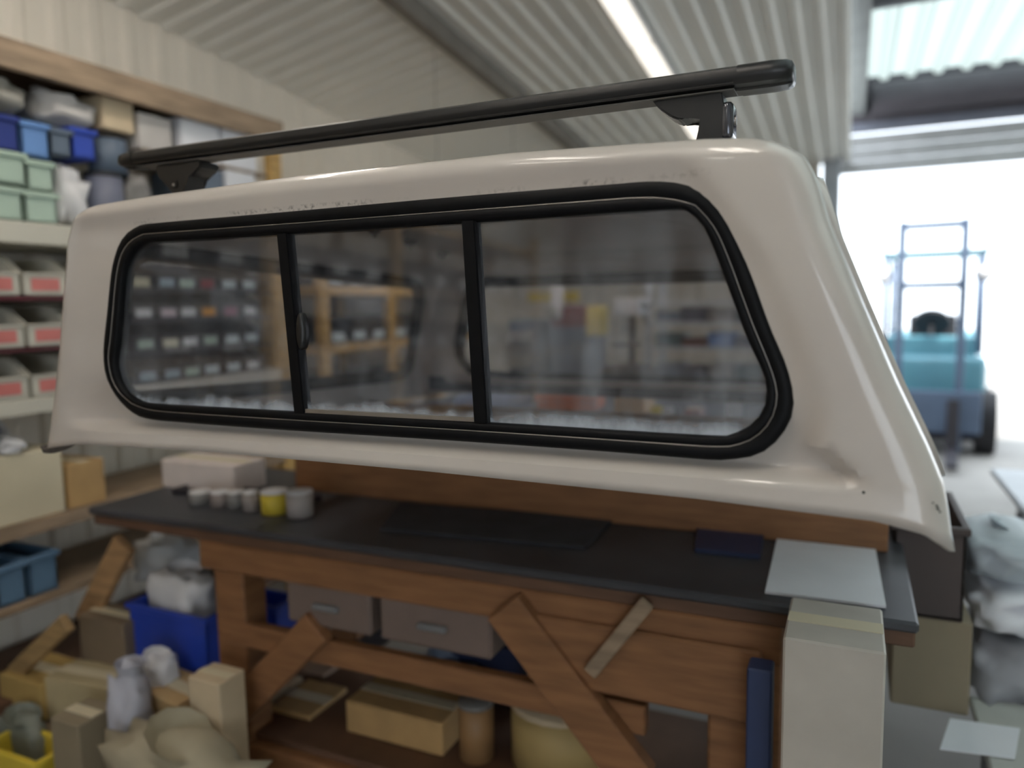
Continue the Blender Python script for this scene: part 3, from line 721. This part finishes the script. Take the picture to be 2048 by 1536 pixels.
for ri, row in enumerate(rows4):
    for ci, k in enumerate(row):
        y = on_x(colpx[ci], 650, -2.6).y
        lab = 'black bin with %s card, %s from the pine post, %s row behind glass' % (colour_word[k], ORD[5-ci], rown[ri])
        t, ch = protos[k]
        if k in used: dup(t, (-2.61, y, rowz[ri]+.001), 0, lab, 'black bins behind the glass', ch)
        else: t.location = (-2.61, y, rowz[ri]+.001); t['label'] = lab; t['group'] = 'black bins behind the glass'; used.add(k)
# thin shelf rails that carry the black bins
for z in (1.335, 1.462, 1.585):
    bm = B(); bx(bm, (-2.76, 2.50, z-.004), (.30, .80, .006)); o = obj('steel_shelf', bm, DARKST)
    tag(o, 'thin dark steel shelf under the %s row of black bins' % {1.335: 'third', 1.462: 'second', 1.585: 'top'}[z], 'shelf', 'thin shelves between black bins')
# cream bins with red tape, between the shelves at the left edge
t0, ch0 = bin_proto('storage_bin', CREAMB, REDT, .155, .142, .34, 'x', 'storage bin')
first = True
for r in range(3):
    for c in range(5):
        y = 1.26+c*.168; z = 1.207+r*.178
        lab = 'cream storage bin with red tape, %s from the left in the %s row' % (ORD[c], ['bottom', 'middle', 'top'][r])
        if first: t0.location = (-2.61, y, z); t0['label'] = lab; t0['group'] = 'cream bins with red tape'; first = False
        else: dup(t0, (-2.61, y, z), 0, lab, 'cream bins with red tape', ch0)
for r in (1, 2):
    bm = B(); bx(bm, (-2.79, 1.60, 1.206+r*.178-.009), (.36, .86, .014)); tag(obj('red_shelf', bm, DKRED), 'dark red shelf under the %s row of cream bins' % ['', 'middle', 'top'][r], 'shelf', 'dark red shelves between cream bins')
# red strap hanging in front of the bins
# upper shelf goods, left
S1 = SHELF['a']+.001
gx('crate', 'storage_crate', 'mint crate low on the upper shelf, at the far left', 'crate', (-40, 372, 44, 436), MINT, zb=S1)
gx('crate', 'storage_crate', 'mint crate low on the upper shelf, right of another mint crate', 'crate', (50, 385, 114, 440), MINT, zb=S1)
gx('crate', 'storage_crate', 'pale mint crate stacked beneath the dark blue crate at the left edge', 'crate', (-40, 300, 50, 366), MINT)
gx('crate', 'storage_crate', 'small mint crate stacked beneath the light blue crate', 'crate', (54, 322, 106, 382), MINT)
gx('bag', 'white_bag', 'white plastic bag bulging between mint crates and slate tubs', 'bag', (122, 330, 186, 392), WHITEP, zb=S1)
gx('crate', 'storage_crate', 'dark blue crate at the left edge above the mint crates', 'crate', (-50, 226, 36, 298), mat('deep_blue', (34, 52, 130), .45))
gx('crate', 'storage_crate', 'light blue crate next to the dark blue crate', 'crate', (42, 245, 97, 314), BLUEL)
gx('crate', 'storage_crate', 'grey blue crate between two blue crates', 'crate', (101, 258, 141, 312), SLATE)
gx('crate', 'storage_crate', 'royal blue crate at the right end of the blue crates', 'crate', (144, 258, 190, 318), BLUE)
_zl = on_x(231, 344, -2.62).z
gx('tin', 'storage_tub', 'round slate tub with black lid under the white cartons', 'tub', (202, 272, 276, 336), SLATE, depth=.14, m2=BLKBIN, zb=_zl+.001)
bm = B(); bx(bm, (-2.80, 2.575, 2.148), (.36, .70, .012)); tag(obj('thin_shelf', bm, PINE2), 'thin grey shelf under the white cartons near the yellow post', 'shelf')
gx('tin', 'storage_tub', 'round grey tub standing below the slate tub', 'tub', (200, 344, 262, 402), mat('grey_blue_tub', (112, 116, 134), .5), depth=.14, m2=BLKBIN, zb=S1)
gx('bag', 'grey_bag', 'small grey bag beside the lower round tub', 'bag', (264, 340, 312, 396), GREYP, zb=S1)
gx('bag', 'white_bag', 'large white bag sagging over the blue crates', 'bag', (84, 168, 206, 252), mat('dull_white_bag', (190, 188, 186), .6))
gx('bag', 'grey_bag', 'grey bag at the left edge under the top beam', 'bag', (-40, 150, 66, 222), mat('olive_grey_bag', (150, 148, 140), .6))
gx('carton', 'carton', 'flat beige carton right of the white bag, under the beam', 'box', (206, 196, 268, 262), CARDL)
gx('carton', 'carton', 'pale carton above the slate tub', 'box', (278, 232, 344, 300), mat('dusty_white', (196, 192, 188), .7), zb=2.155)
gx('carton', 'carton', 'white carton left of the yellow shelf post', 'box', (362, 244, 440, 300), PAPER, zb=2.155)
gx('carton', 'carton', 'white carton nearest the yellow shelf post', 'box', (444, 246, 512, 316), PAPER, zb=2.155)
gx('carton', 'carton', 'grey carton below the white cartons', 'box', (396, 340, 448, 372), SLATE, zb=S1)
gx('carton', 'carton', 'white carton half hidden below the roof bar end', 'box', (452, 344, 512, 372), PAPER, zb=S1)
# shelf c / lower goods at the left edge
S2, S3 = SHELF['b']+.001, SHELF['c']+.001
gx('carton', 'carton', 'big cream carton on the left shelf below the canopy corner', 'box', (-60, 908, 132, 1062), CREAM, zb=S3)
gx('carton', 'carton', 'brown carton right of the big cream carton', 'box', (138, 922, 214, 1050), CARD, zb=S3)
gx('bag', 'white_bag', 'white bag on top of the big cream carton', 'bag', (0, 872, 60, 908), WHITEP)
gx('crate', 'storage_crate', 'navy crate behind the white bag on the cream carton', 'crate', (-50, 858, -4, 906), NAVY)
gx('crate', 'storage_crate', 'faded blue tub hanging low at the left edge', 'crate', (-6, 1128, 52, 1204), mat('faded_blue', (96, 128, 158), .5), zb=.501)
gx('crate', 'storage_crate', 'faded blue tub right of its twin under the left shelf', 'crate', (58, 1106, 116, 1184), mat('faded_blue', (96, 128, 158), .5), zb=.501)

# second rack section further along the wall, seen through the canopy
rk2 = rack('timber_shelving', 'yellow pine shelving further along the left wall, seen through the canopy glass', 3.25, 5.2, (3.3, 3.95, 4.55, 5.15),
     [(1.95, .04, PINE), (1.62, .05, PINE), (1.30, .05, PINE), (.95, .05, PINE), (.5, .05, PINE)], top=2.0)
pb, chb = bin_proto('parts_bin', BLKBIN, LAB['pale'], .16, .15, .30, 'x', 'parts bin')
first = True
for zi, z in enumerate((.95, 1.30, 1.62)):
    for c in range(9):
        y = 3.43+c*.2
        if abs(y-3.95) < .09 or abs(y-4.55) < .09: y += .04
        lab = 'black parts bin on the far pine shelving, %s along its %s shelf' % (ORD[c], ['low', 'middle', 'high'][zi])
        if first: pb.location = (-2.62, y, z+.001); pb['label'] = lab; pb['group'] = 'bins on the far pine shelving'; first = False
        else: dup(pb, (-2.62, y, z+.001), 0, lab, 'bins on the far pine shelving', chb)
# rack behind the viewer, which the side glass mirrors
rack('timber_shelving', 'yellow pine shelving behind the viewer that the canopy glass mirrors', -3.4, .75, (-3.35, -2.35, -1.35, -.35, .7),
     [(2.1, .05, PINE), (1.72, .06, PINE2), (1.36, .06, PINE2), (1.0, .06, PINE), (.6, .05, PINE)], x0=-2.75, x1=-2.3, top=2.2)
pc, chc = bin_proto('parts_bin', mat('grey_bin', (96, 90, 92), .5), LAB['white'], .17, .17, .32, 'x', 'parts bin')
first = True
for zi, z in enumerate((1.0, 1.36, 1.72)):
    for c in range(12):
        y = -3.35+(c//3)+(.22, .5, .78)[c % 3]
        lab = 'grey parts bin on the shelving behind the viewer, %s along its %s shelf' % (ORD[c], ['low', 'middle', 'high'][zi])
        if first: pc.location = (-2.32, y, z+.001); pc['label'] = lab; pc['group'] = 'bins behind the viewer'; first = False
        else: dup(pc, (-2.32, y, z+.001), 0, lab, 'bins behind the viewer', chc)

# ------------------------------------------------------------------ things on the black bench top
def slab(name, label, cat, pxs, z, th, m, z2=None):
    P = [on_z(px, py, z) for px, py in pxs]; bm = B()
    A = [bm.verts.new((p.x, p.y, z+.001)) for p in P]; Q = [bm.verts.new((p.x, p.y, z+.001+th)) for p in P]; n = len(P)
    bm.faces.new(A[::-1]); bm.faces.new(Q)
    for i in range(n): bm.faces.new((A[i], A[(i+1) % n], Q[(i+1) % n], Q[i]))
    return tag(obj(name, bm, m), label, cat)
slab('paper_sheet', 'white paper sheet on the black bench top at the right', 'paper', [(1560, 1055), (1740, 1042), (1772, 1218), (1530, 1188)], BZ, .006, PAPER)
gy('carton', 'carton', 'white carton on the black bench top at the left, below the canopy', 'box', (322, 926, 470, 992), mat('pinkish_white', (226, 214, 208), .7), 1.95, .16, zb=BZ+.001)
gy('crate', 'tool_tray', 'dark slanted tool tray in front of the white carton', 'tray', (350, 992, 600, 1010), DARKST, 1.90, .10, zb=BZ+.0)
for i, (a, b, m, w) in enumerate(((376, 408, GREYP, 'dark grey'), (418, 448, mat('taupe', (140, 130, 126), .6), 'taupe'), (452, 478, GREYP, 'mid grey'), (482, 508, mat('taupe2', (156, 148, 144), .6), 'pale taupe'), (516, 560, YELLOW, 'yellow'), (566, 610, mat('pale_grey', (176, 168, 164), .6), 'pale grey'))):
    t = gy('tin', 'spray_can', '%s can in the row on the black bench top, %s from the left' % (w, ORD[i]), 'can', (a, 985, b, 1055), m, 1.80, (b-a)/1500*1.95, m2=WHITEP, zb=BZ+.001, group='cans on the bench')
gy('bag', 'cloth_bundle', 'small grey cloth bundle on the bench top behind the cans', 'cloth', (668, 945, 724, 990), mat('grey_cloth', (108, 106, 118), .8), 2.1, .1, zb=BZ)
slab('rubber_mat', 'long charcoal mat lying on the middle of the bench top', 'mat', [(800, 1010), (1230, 1040), (1170, 1100), (760, 1062)], BZ, .008, DUSK)
slab('cloth_pad', 'dark blue cloth pad on the bench top near the white paper', 'cloth', [(1395, 1050), (1530, 1060), (1520, 1120), (1390, 1105)], BZ, .012, NAVY)

# ------------------------------------------------------------------ below the bench
SH = .174; YS = BY0+.16
gy('carton', 'carton', 'long tan carton on the lower bench shelf, middle', 'box', (690, 1425, 888, 1500), CARD, YS, .20, zb=SH+.001)
gy('carton', 'carton', 'narrow tan carton on the lower bench shelf beside the left brace', 'box', (540, 1425, 622, 1505), CARD, YS, .2, zb=SH+.001)
gy('carton', 'carton', 'tiny tan carton left of the narrow one on the lower shelf', 'box', (482, 1405, 530, 1480), CARDL, YS, .2, zb=SH+.001)
gy('tin', 'storage_tub', 'round tan tub on the lower bench shelf behind the right brace', 'tub', (985, 1440, 1200, 1530), mat('tan_tub', (186, 162, 108), .6), YS, .3, zb=SH+.001, m2=CARDL)
gy('bag', 'grey_bag', 'slate blue bag on the lower bench shelf above the long carton', 'bag', (780, 1335, 955, 1425), mat('slate_bag', (120, 132, 152), .6), YS+.22, .10, zb=SH+.001)
gy('crate', 'storage_crate', 'navy crate hanging under the bench, behind the slate bag', 'crate', (876, 1285, 1064, 1385), NAVY, YS+.33, .14, zb=SH+.001)
gy('tin', 'tin_can', 'brown tin between the long carton and the round tub', 'can', (905, 1415, 970, 1515), mat('brown_tin', (160, 124, 84), .5), YS, .1, zb=SH+.001)
bm = B(); a, b = (-1.64, 2.14, .23), (-1.16, 2.14, .60); cyl(bm, a, b, .035, .035, 16)
tag(obj('grey_pipe', bm, mat('charcoal_pipe', (74, 74, 78), .5), None, True), 'charcoal pipe leaning diagonally under the bench', 'pipe')
gy('carton', 'carton', 'dusty pink carton on the lower bench shelf above the narrow tan carton', 'box', (560, 1372, 650, 1420), mat('pinkish_card', (160, 136, 118), .7), YS+.24, .2, zb=SH+.001)

# ------------------------------------------------------------------ junk pile between the shelving and the bench
YJ = 1.95
low = thing('timber_pallet', 'low timber pallet on the floor between shelving and bench', 'pallet', (-2.23, 1.95, 0))
for i in range(5):
    bm = B(); bx(bm, (-.28+i*.14, 0, .12), (.12, .9, .022), None, .003); obj('deck_board', bm, PINE2, low)
for i in (-1, 0, 1):
    bm = B(); bx(bm, (0, i*.4, .055), (.68, .09, .108), None, .003); obj('bearer', bm, PINE2, low)
gy('crate', 'storage_crate', 'large royal blue crate in the junk pile at the lower left', 'crate', (262, 1222, 418, 1376), BLUE, 1.72, .22)
_zt = on_y(340, 1376, 1.72).z
goods('carton', 'carton', 'worn beige carton on the pallet beneath the large blue crate', 'box', (on_y(340, 1376, 1.72).x, 1.83, .133), (.34, .24, _zt-.138), CARDL)
gy('bag', 'white_bag', 'crumpled white bag stuffed into the large blue crate', 'bag', (284, 1152, 386, 1282), WHITEP, 1.75, .14, zb=None)
gy('bag', 'white_bag', 'white bag standing above the large blue crate, under the bench end', 'bag', (246, 1088, 348, 1172), mat('cool_white_bag', (190, 192, 192), .6), 1.9, .16)
gy('crate', 'storage_crate', 'small blue tub hung beside the left bench brace', 'crate', (484, 1208, 552, 1290), BLUE, 1.95, .12)
bm = B(); bar(bm, on_y(250, 1085, 1.76), on_y(170, 1245, 1.76), .09, .03); tag(obj('timber_plank', bm, wood('tan_plank', (170, 134, 94))), 'tan plank leaning towards the bench beside the white bag', 'plank')
bm = B(); bar(bm, on_y(30, 1345, 1.56), on_y(135, 1245, 1.56), .06, .03); tag(obj('timber_plank', bm, wood('tan_plank2', (162, 134, 92))), 'short tan plank slanting over the dark gap at lower left', 'plank')
gy('carton', 'carton', 'grey brown carton standing left of the large blue crate', 'box', (160, 1240, 252, 1370), mat('grey_brown_card', (128, 112, 92), .7), 1.68, .12)
gy('bag', 'white_bag', 'small pale bag in front of the large blue crate', 'bag', (204, 1345, 258, 1435), mat('lilac_white', (186, 188, 200), .6), 1.42, .1, zb=0.0)
gy('bag', 'white_bag', 'little white bag just below the large blue crate', 'bag', (258, 1325, 318, 1392), PAPER, 1.56, .1)
gy('carton', 'carton', 'tan carton lying under the small bags at the lower left', 'box', (250, 1390, 372, 1475), mat('warm_card', (198, 168, 122), .8), 1.53, .15, rot=-.15, zb=.133)
gy('carton', 'carton', 'pale carton right of the tan carton at the lower left', 'box', (376, 1362, 440, 1430), CARDL, 1.47, .10, zb=0.0)
gy('carton', 'carton', 'flattened beige carton left of the small pale bag', 'box', (95, 1365, 205, 1430), mat('beige_card', (188, 174, 138), .8), 1.55, .14, rot=.12, zb=.133)
gy('carton', 'carton', 'ochre carton at the left edge of the floor pile', 'box', (0, 1360, 86, 1450), mat('ochre_card', (180, 152, 92), .8), 1.52, .18, zb=.133)
gy('crate', 'storage_crate', 'yellow crate at the bottom left corner', 'crate', (-30, 1508, 74, 1580), YELLOW, 1.34, .12, zb=0.0)
gy('bag', 'grey_bag', 'grey green bag above the yellow crate at lower left', 'bag', (-20, 1440, 70, 1492), mat('grey_green', (122, 126, 116), .7), 1.42, .06, zb=0.0)
gy('bag', 'cloth_bundle', 'pale khaki drop cloth bundle at the bottom, left of the bench leg', 'cloth', (170, 1500, 450, 1640), mat('drop_cloth', (168, 160, 138), .85), 1.30, .15, zb=0.0)
gy('carton', 'carton', 'brown carton standing between the ochre carton and drop cloth', 'box', (104, 1445, 160, 1560), KHAKI, 1.36, .13, zb=0.0)

# ------------------------------------------------------------------ right of the bench
t = thing('steel_upright', 'navy steel upright at the right end of the bench', 'post', (on_y(1520, 1400, 1.58).x, 1.585, 0))
bm = B(); bx(bm, (0, 0, .37), (.05, .06, .74), None, .004); obj('post', bm, mat('navy_steel', (52, 66, 104), .5), t)
bm = B(); bx(bm, (0, 0, .006), (.12, .10, .012), None, .003); obj('foot_plate', bm, STEELG, t)
gy('carton', 'tall_carton', 'tall off-white carton standing right of the navy upright', 'box', (1560, 1290, 1772, 1560), mat('offwhite_card', (196, 190, 180), .7), 1.42, .21, zb=0.0)
gy('carton', 'carton', 'khaki carton right of the tall off-white carton', 'box', (1780, 1238, 1945, 1420), KHAKI, 2.2, .4, zb=None)
gy('crate', 'storage_crate', 'dark brown crate standing on the khaki carton', 'crate', (1784, 1050, 1932, 1236), mat('brown_crate', (76, 66, 64), .6), 2.2, .4)
gy('bag', 'white_bag', 'stack of white sacks at the right edge, top one', 'bag', (1945, 1090, 2110, 1180), mat('cold_white', (196, 206, 214), .6), 2.3, .4)
gy('bag', 'white_bag', 'stack of white sacks at the right edge, middle one', 'bag', (1945, 1192, 2110, 1288), PAPER, 2.3, .4)
gy('bag', 'white_bag', 'stack of white sacks at the right edge, lowest one', 'bag', (1940, 1302, 2110, 1425), mat('dim_white', (158, 160, 166), .6), 2.3, .4)
tb = thing('low_table', 'low table with pale top at the bottom right', 'table', (.80, 1.95, 0))
bm = B(); bx(bm, (0, 0, .385), (.95, .75, .03), None, .005); obj('tabletop', bm, mat('pale_table', (188, 190, 184), .35), tb)
for sx in (-1, 1):
    for sy in (-1, 1):
        bm = B(); bx(bm, (sx*.42, sy*.32, .185), (.05, .05, .37), None, .004); obj('leg', bm, STEELG, tb)
slab('paper_sheet', 'bluish paper sheet on the low table at the bottom right', 'paper', [(1900, 1440), (2040, 1460), (2030, 1520), (1880, 1500)], .402, .004, PAPER)
# white table outside in the light, right of the canopy tip
tb = thing('trestle_table', 'white trestle table in the daylight right of the canopy tip', 'table', (1.02, 3.05, 0))
bm = B(); bx(bm, (0, 0, .74), (.9, 1.5, .03), None, .006); obj('tabletop', bm, mat('blue_white_top', (196, 206, 220), .4), tb)
for sx in (-1, 1):
    for sy in (-1, 1):
        bm = B(); cyl(bm, (sx*.40, sy*.7, 0), (sx*.34, sy*.6, .73), .018); obj('leg', bm, STEELG, tb, True)
bm = B(); bx(bm, (0, -.74, .70), (.88, .02, .06), None, .004); obj('apron', bm, BROWND, tb)

# ------------------------------------------------------------------ workshop seen through the right pane
def steel_rack(x0, x1, y, zs, label, top):
    t = thing('steel_shelving', label, 'shelving', ((x0+x1)/2, y, 0)); w = x1-x0
    WS = mat('white_steel', (196, 200, 206), .45)
    for sx in (-1, 1):
        for sy in (0, 1):
            bm = B(); bx(bm, (sx*w/2, sy*.4, top/2), (.035, .035, top), None, .003); obj('post', bm, WS, t)
    for z in zs:
        bm = B(); bx(bm, (0, .2, z), (w, .42, .022), None, .003); obj('shelf_board', bm, WS, t)
    return t
YR = 5.0
pa, pb_ = on_y(1297, 600, YR), on_y(1545, 600, YR)
zs = [on_y(1400, v, YR).z for v in (606, 647, 698, 762)]
steel_rack(pa.x, pb_.x+.15, YR, zs+[.35, .1], 'white steel shelving seen through the right glass pane', zs[0]+.25)
cols = [SLATE, NAVY, GREYP, mat('teal_tub', (74, 110, 118), .5), DKRED, BLUEL]
k = 0
for zi, z in enumerate(zs[1:]+[.35]):
    for c in range(5):
        x = pa.x+.12+c*(pb_.x+.15-pa.x-.24)/4; hh = (.07, .095, .085, .055, .09)[(c+zi*2) % 5]
        goods('crate' if (c+zi) % 2 else 'carton', 'shelf_tub' if (c+zi) % 2 else 'shelf_box', '%s on the white steel shelving, %s from the left, %s shelf' % ('tub' if (c+zi) % 2 else 'box', ORD[c], ['top', 'second', 'third', 'low'][zi]),
              'tub' if (c+zi) % 2 else 'box', (x, YR+.2, z+.012), (.16, .3, hh), cols[(c+zi*3) % 6], group='goods on the white steel shelving')
# tool cabinet with slanted trays
p = on_y(1038, 700, 4.6)
t = thing('tool_cabinet', 'grey tool cabinet with four slanted trays, seen behind the canopy glass', 'cabinet', (p.x, 4.6, 0))
bm = B(); bx(bm, (0, .2, .70), (.20, .3, 1.40), None, .008); obj('body', bm, SLATE, t)
for i, v in enumerate((672, 690, 708, 724)):
    z = on_y(1038, v, 4.6).z; bm = B(); bx(bm, (0, .0, z), (.19, .12, .012), (.5, 0, 0), .002); obj('tray', bm, ALU, t)
p = on_y(1120, 640, 4.8)
t = thing('red_machine', 'dull red workshop machine on a grey stand, seen behind the canopy glass', 'machine', (p.x+.06, 4.8, 0))
z = on_y(1120, 655, 4.8).z
bm = B(); bx(bm, (0, .15, z+.07), (.27, .3, .15), None, .02, 2); obj('machine_body', bm, mat('dull_red', (112, 52, 60), .5), t)
bm = B(); bx(bm, (.02, .15, z/2), (.30, .34, z), None, .01); obj('stand', bm, SLATE, t)
bm = B(); bx(bm, (.19, .05, z+.04), (.10, .2, .20), None, .015); obj('hopper', bm, YELLOW, t)
bm = B(); cyl(bm, (-.1, -.02, z+.10), (-.1, -.06, z+.10), .03); obj('dial', bm, ALU, t)
bm = B(); pq = on_y(1030, 620, 5.4); blob(bm, (0, 0, 0), (.09, .04, .30), 3, .05, 2); o = obj('white_board', bm, WHITEP, None, True); o.location = (p.x-.02, 4.80, 1.40+.142); tag(o, 'long white rounded board hanging above the tool cabinet', 'board')
bm = B(); bx(bm, (0, 0, 0), (.42, .05, .075), None, .004); pq = on_y(1106, 594, 5.6); o = obj('yellow_beam', bm, YELLOW); o.location = (pq.x, 5.6, pq.z); tag(o, 'yellow lifting beam over the red machine', 'beam')
# drill press
p = on_y(1240, 700, 4.4)
t = thing('drill_press', 'small drill press with white head, left of the steel shelving', 'drill press', (p.x, 4.45, 0))
z0 = on_y(1252, 745, 4.4).z; z1 = on_y(1252, 622, 4.4).z
bm = B(); bx(bm, (0, .15, z0/2), (.34, .34, z0), None, .01); obj('stand', bm, DARKST, t)
bm = B(); bx(bm, (0, .12, z0+.015), (.24, .3, .03), None, .006); obj('base', bm, DARKST, t)
bm = B(); cyl(bm, (0, .22, z0), (0, .22, z1), .02); obj('column', bm, DARKST, t, True)
bm = B(); bx(bm, (.02, .14, z1+.02), (.16, .26, .11), None, .02, 2); obj('head', bm, WHITEP, t)
bm = B(); cyl(bm, (0, .06, z1-.14), (0, .06, z1), .012); obj('chuck', bm, ALU, t, True)
bm = B(); bx(bm, (0, .10, z0+.16), (.16, .16, .02), None, .004); obj('work_table', bm, DARKST, t)
for i in range(3):
    a = i*2.1+.4; bm = B(); cyl(bm, (.09, .14, z1), (.12, .14+.09*math.cos(a), z1+.09*math.sin(a)), .006, .008, 8); obj('feed_handle', bm, DARKST, t)
# table right behind the canopy carrying tubs
TZ = 1.0
tb = thing('rear_table', 'dark table behind the canopy carrying the orange tub and cartons', 'table', (-.95, 3.45, 0))
bm = B(); bx(bm, (0, 0, TZ-.02), (2.2, .8, .04), None, .005); obj('tabletop', bm, mat('navy_grey_top', (62, 70, 86), .5), tb)
for sx in (-1, 1):
    for sy in (-1, 1):
        bm = B(); bx(bm, (sx*1.02, sy*.34, (TZ-.04)/2), (.06, .06, TZ-.04), None, .004); obj('leg', bm, DARKST, tb)
def ty(kind, name, label, cat, r, m, y=3.2, d=.2, rot=0, m2=None):
    return gy(kind, name, label, cat, r, m, y, d, rot, m2, zb=TZ+.001)
ty('crate', 'orange_tub', 'bright orange tub visible under the far window of the canopy', 'tub', (1066, 792, 1180, 830), ORANGE, 3.25, .3, .15)
ty('carton', 'carton', 'peach carton behind the canopy, right of the orange tub', 'box', (1228, 786, 1290, 830), mat('peach_card', (212, 178, 140), .7), 3.25, .2)
ty('tin', 'yellow_cup', 'small yellow cup right of the peach carton', 'cup', (1298, 814, 1322, 836), YELLOW, 3.15, .05, 0, YELLOW)
ty('tin', 'white_cup', 'small white cup beside the yellow cup', 'cup', (1326, 816, 1346, 836), WHITEP, 3.15, .05, 0, WHITEP)
ty('carton', 'carton', 'low red and white carton in the middle right of the rear table', 'box', (1368, 820, 1402, 838), mat('dusty_red', (170, 120, 116), .6), 3.15, .1)
ty('carton', 'document_box', 'white document box with red base near the right frame', 'box', (1448, 786, 1482, 832), PAPER, 3.2, .1, .2, RED)
t = thing('louvre_rack', 'pale blue metal letter rack left of the orange tub, seen under the window', 'rack', (on_y(975, 815, 3.2).x, 3.25, TZ))
bm = B(); bx(bm, (0, 0, .006), (.36, .26, .012), None, .002); obj('base', bm, mat('pale_blue_metal', (178, 190, 212), .4), t)
for i in range(6):
    bm = B(); bx(bm, (-.15+i*.06, 0, .04), (.006, .24, .07), (0, .5, 0), .001); obj('divider', bm, mat('pale_blue_metal', (178, 190, 212), .4), t)

# ------------------------------------------------------------------ forklift outside
fp = on_y(1862, 600, 8.2)
fk = thing('forklift', 'teal forklift truck with dark mast parked in the bright doorway', 'forklift', (fp.x, 8.2, 0), math.radians(-6))
DM = mat('mast_blue', (88, 104, 128), .5)
for s in (-1, 1):
    bm = B(); bx(bm, (s*.26, 0, 1.13), (.07, .10, 2.2), None, .008); obj('mast_rail', bm, DM, fk)
for z in (2.18, 1.62, .45):
    bm = B(); bx(bm, (0, 0, z), (.52, .05, .07), None, .006); obj('mast_crossbar', bm, DM, fk)
bm = B(); bx(bm, (0, -.07, .42), (.90, .05, .40), None, .01); obj('carriage', bm, DM, fk)
for s in (-1, 1):
    bm = B(); bx(bm, (s*.22, -.14, .30), (.10, .04, .5), None, .006); bx(bm, (s*.22, -.55, .07), (.10, .85, .04), None, .006); obj('fork', bm, DARKST, fk)
bm = B(); bx(bm, (0, 1.0, .62), (.98, 1.5, .62), None, .08, 3); obj('body', bm, TEAL, fk)
bm = B(); bx(bm, (0, .55, .30), (1.0, .9, .36), None, .04, 2); obj('chassis', bm, mat('dark_chassis', (48, 48, 62), .6), fk)
bm = B(); bx(bm, (0, 1.85, .70), (.96, .35, .85), None, .12, 3); obj('counterweight', bm, TEAL, fk)
for sx in (-1, 1):
    for y in (.30, 1.45):
        bm = B(); cyl(bm, (sx*.42, y, .95), (sx*.42, y+.08, 1.92), .03, n=8); obj('guard_post', bm, DM, fk, True)
bm = B(); 
for i in range(7): bx(bm, (0, .40+i*.18, 1.95), (.90, .04, .03), None, .004)
for s in (-1, 1): bx(bm, (s*.44, .95, 1.95), (.05, 1.25, .05), None, .006)
obj('overhead_guard', bm, mat('guard_teal', (96, 140, 150), .5), fk)
bm = B(); bx(bm, (.0, 1.15, 1.05), (.46, .12, .55), None, .05, 2); bx(bm, (0, .95, .95), (.46, .45, .12), None, .04, 2); obj('seat', bm, TYRE, fk)
bm = B(); bx(bm, (0, .42, .98), (.8, .12, .28), None, .03, 2); obj('dashboard', bm, TEAL, fk)
bm = B(); cyl(bm, (0, .5, 1.1), (0, .62, 1.25), .02); cyl(bm, (0, .60, 1.24), (0, .63, 1.27), .17, .17, 20); obj('steering_wheel', bm, TYRE, fk)
for sx in (-1, 1):
    for y, r in ((.25, .30), (1.6, .25)):
        bm = B(); cyl(bm, (sx*.40, y, r), (sx*.58, y, r), r, r, 26); w = obj('wheel', bm, TYRE, fk)
        bm = B(); cyl(bm, (sx*.50, y, r), (sx*.59, y, r), r*.5, r*.45, 16); obj('hub', bm, WHITEP, w)
for sx in (-1, 1):
    bm = B(); cyl(bm, (sx*.42, .16, 1.72), (sx*.42, .08, 1.72), .07, .08, 16); obj('headlight', bm, WHITEP, fk, True)
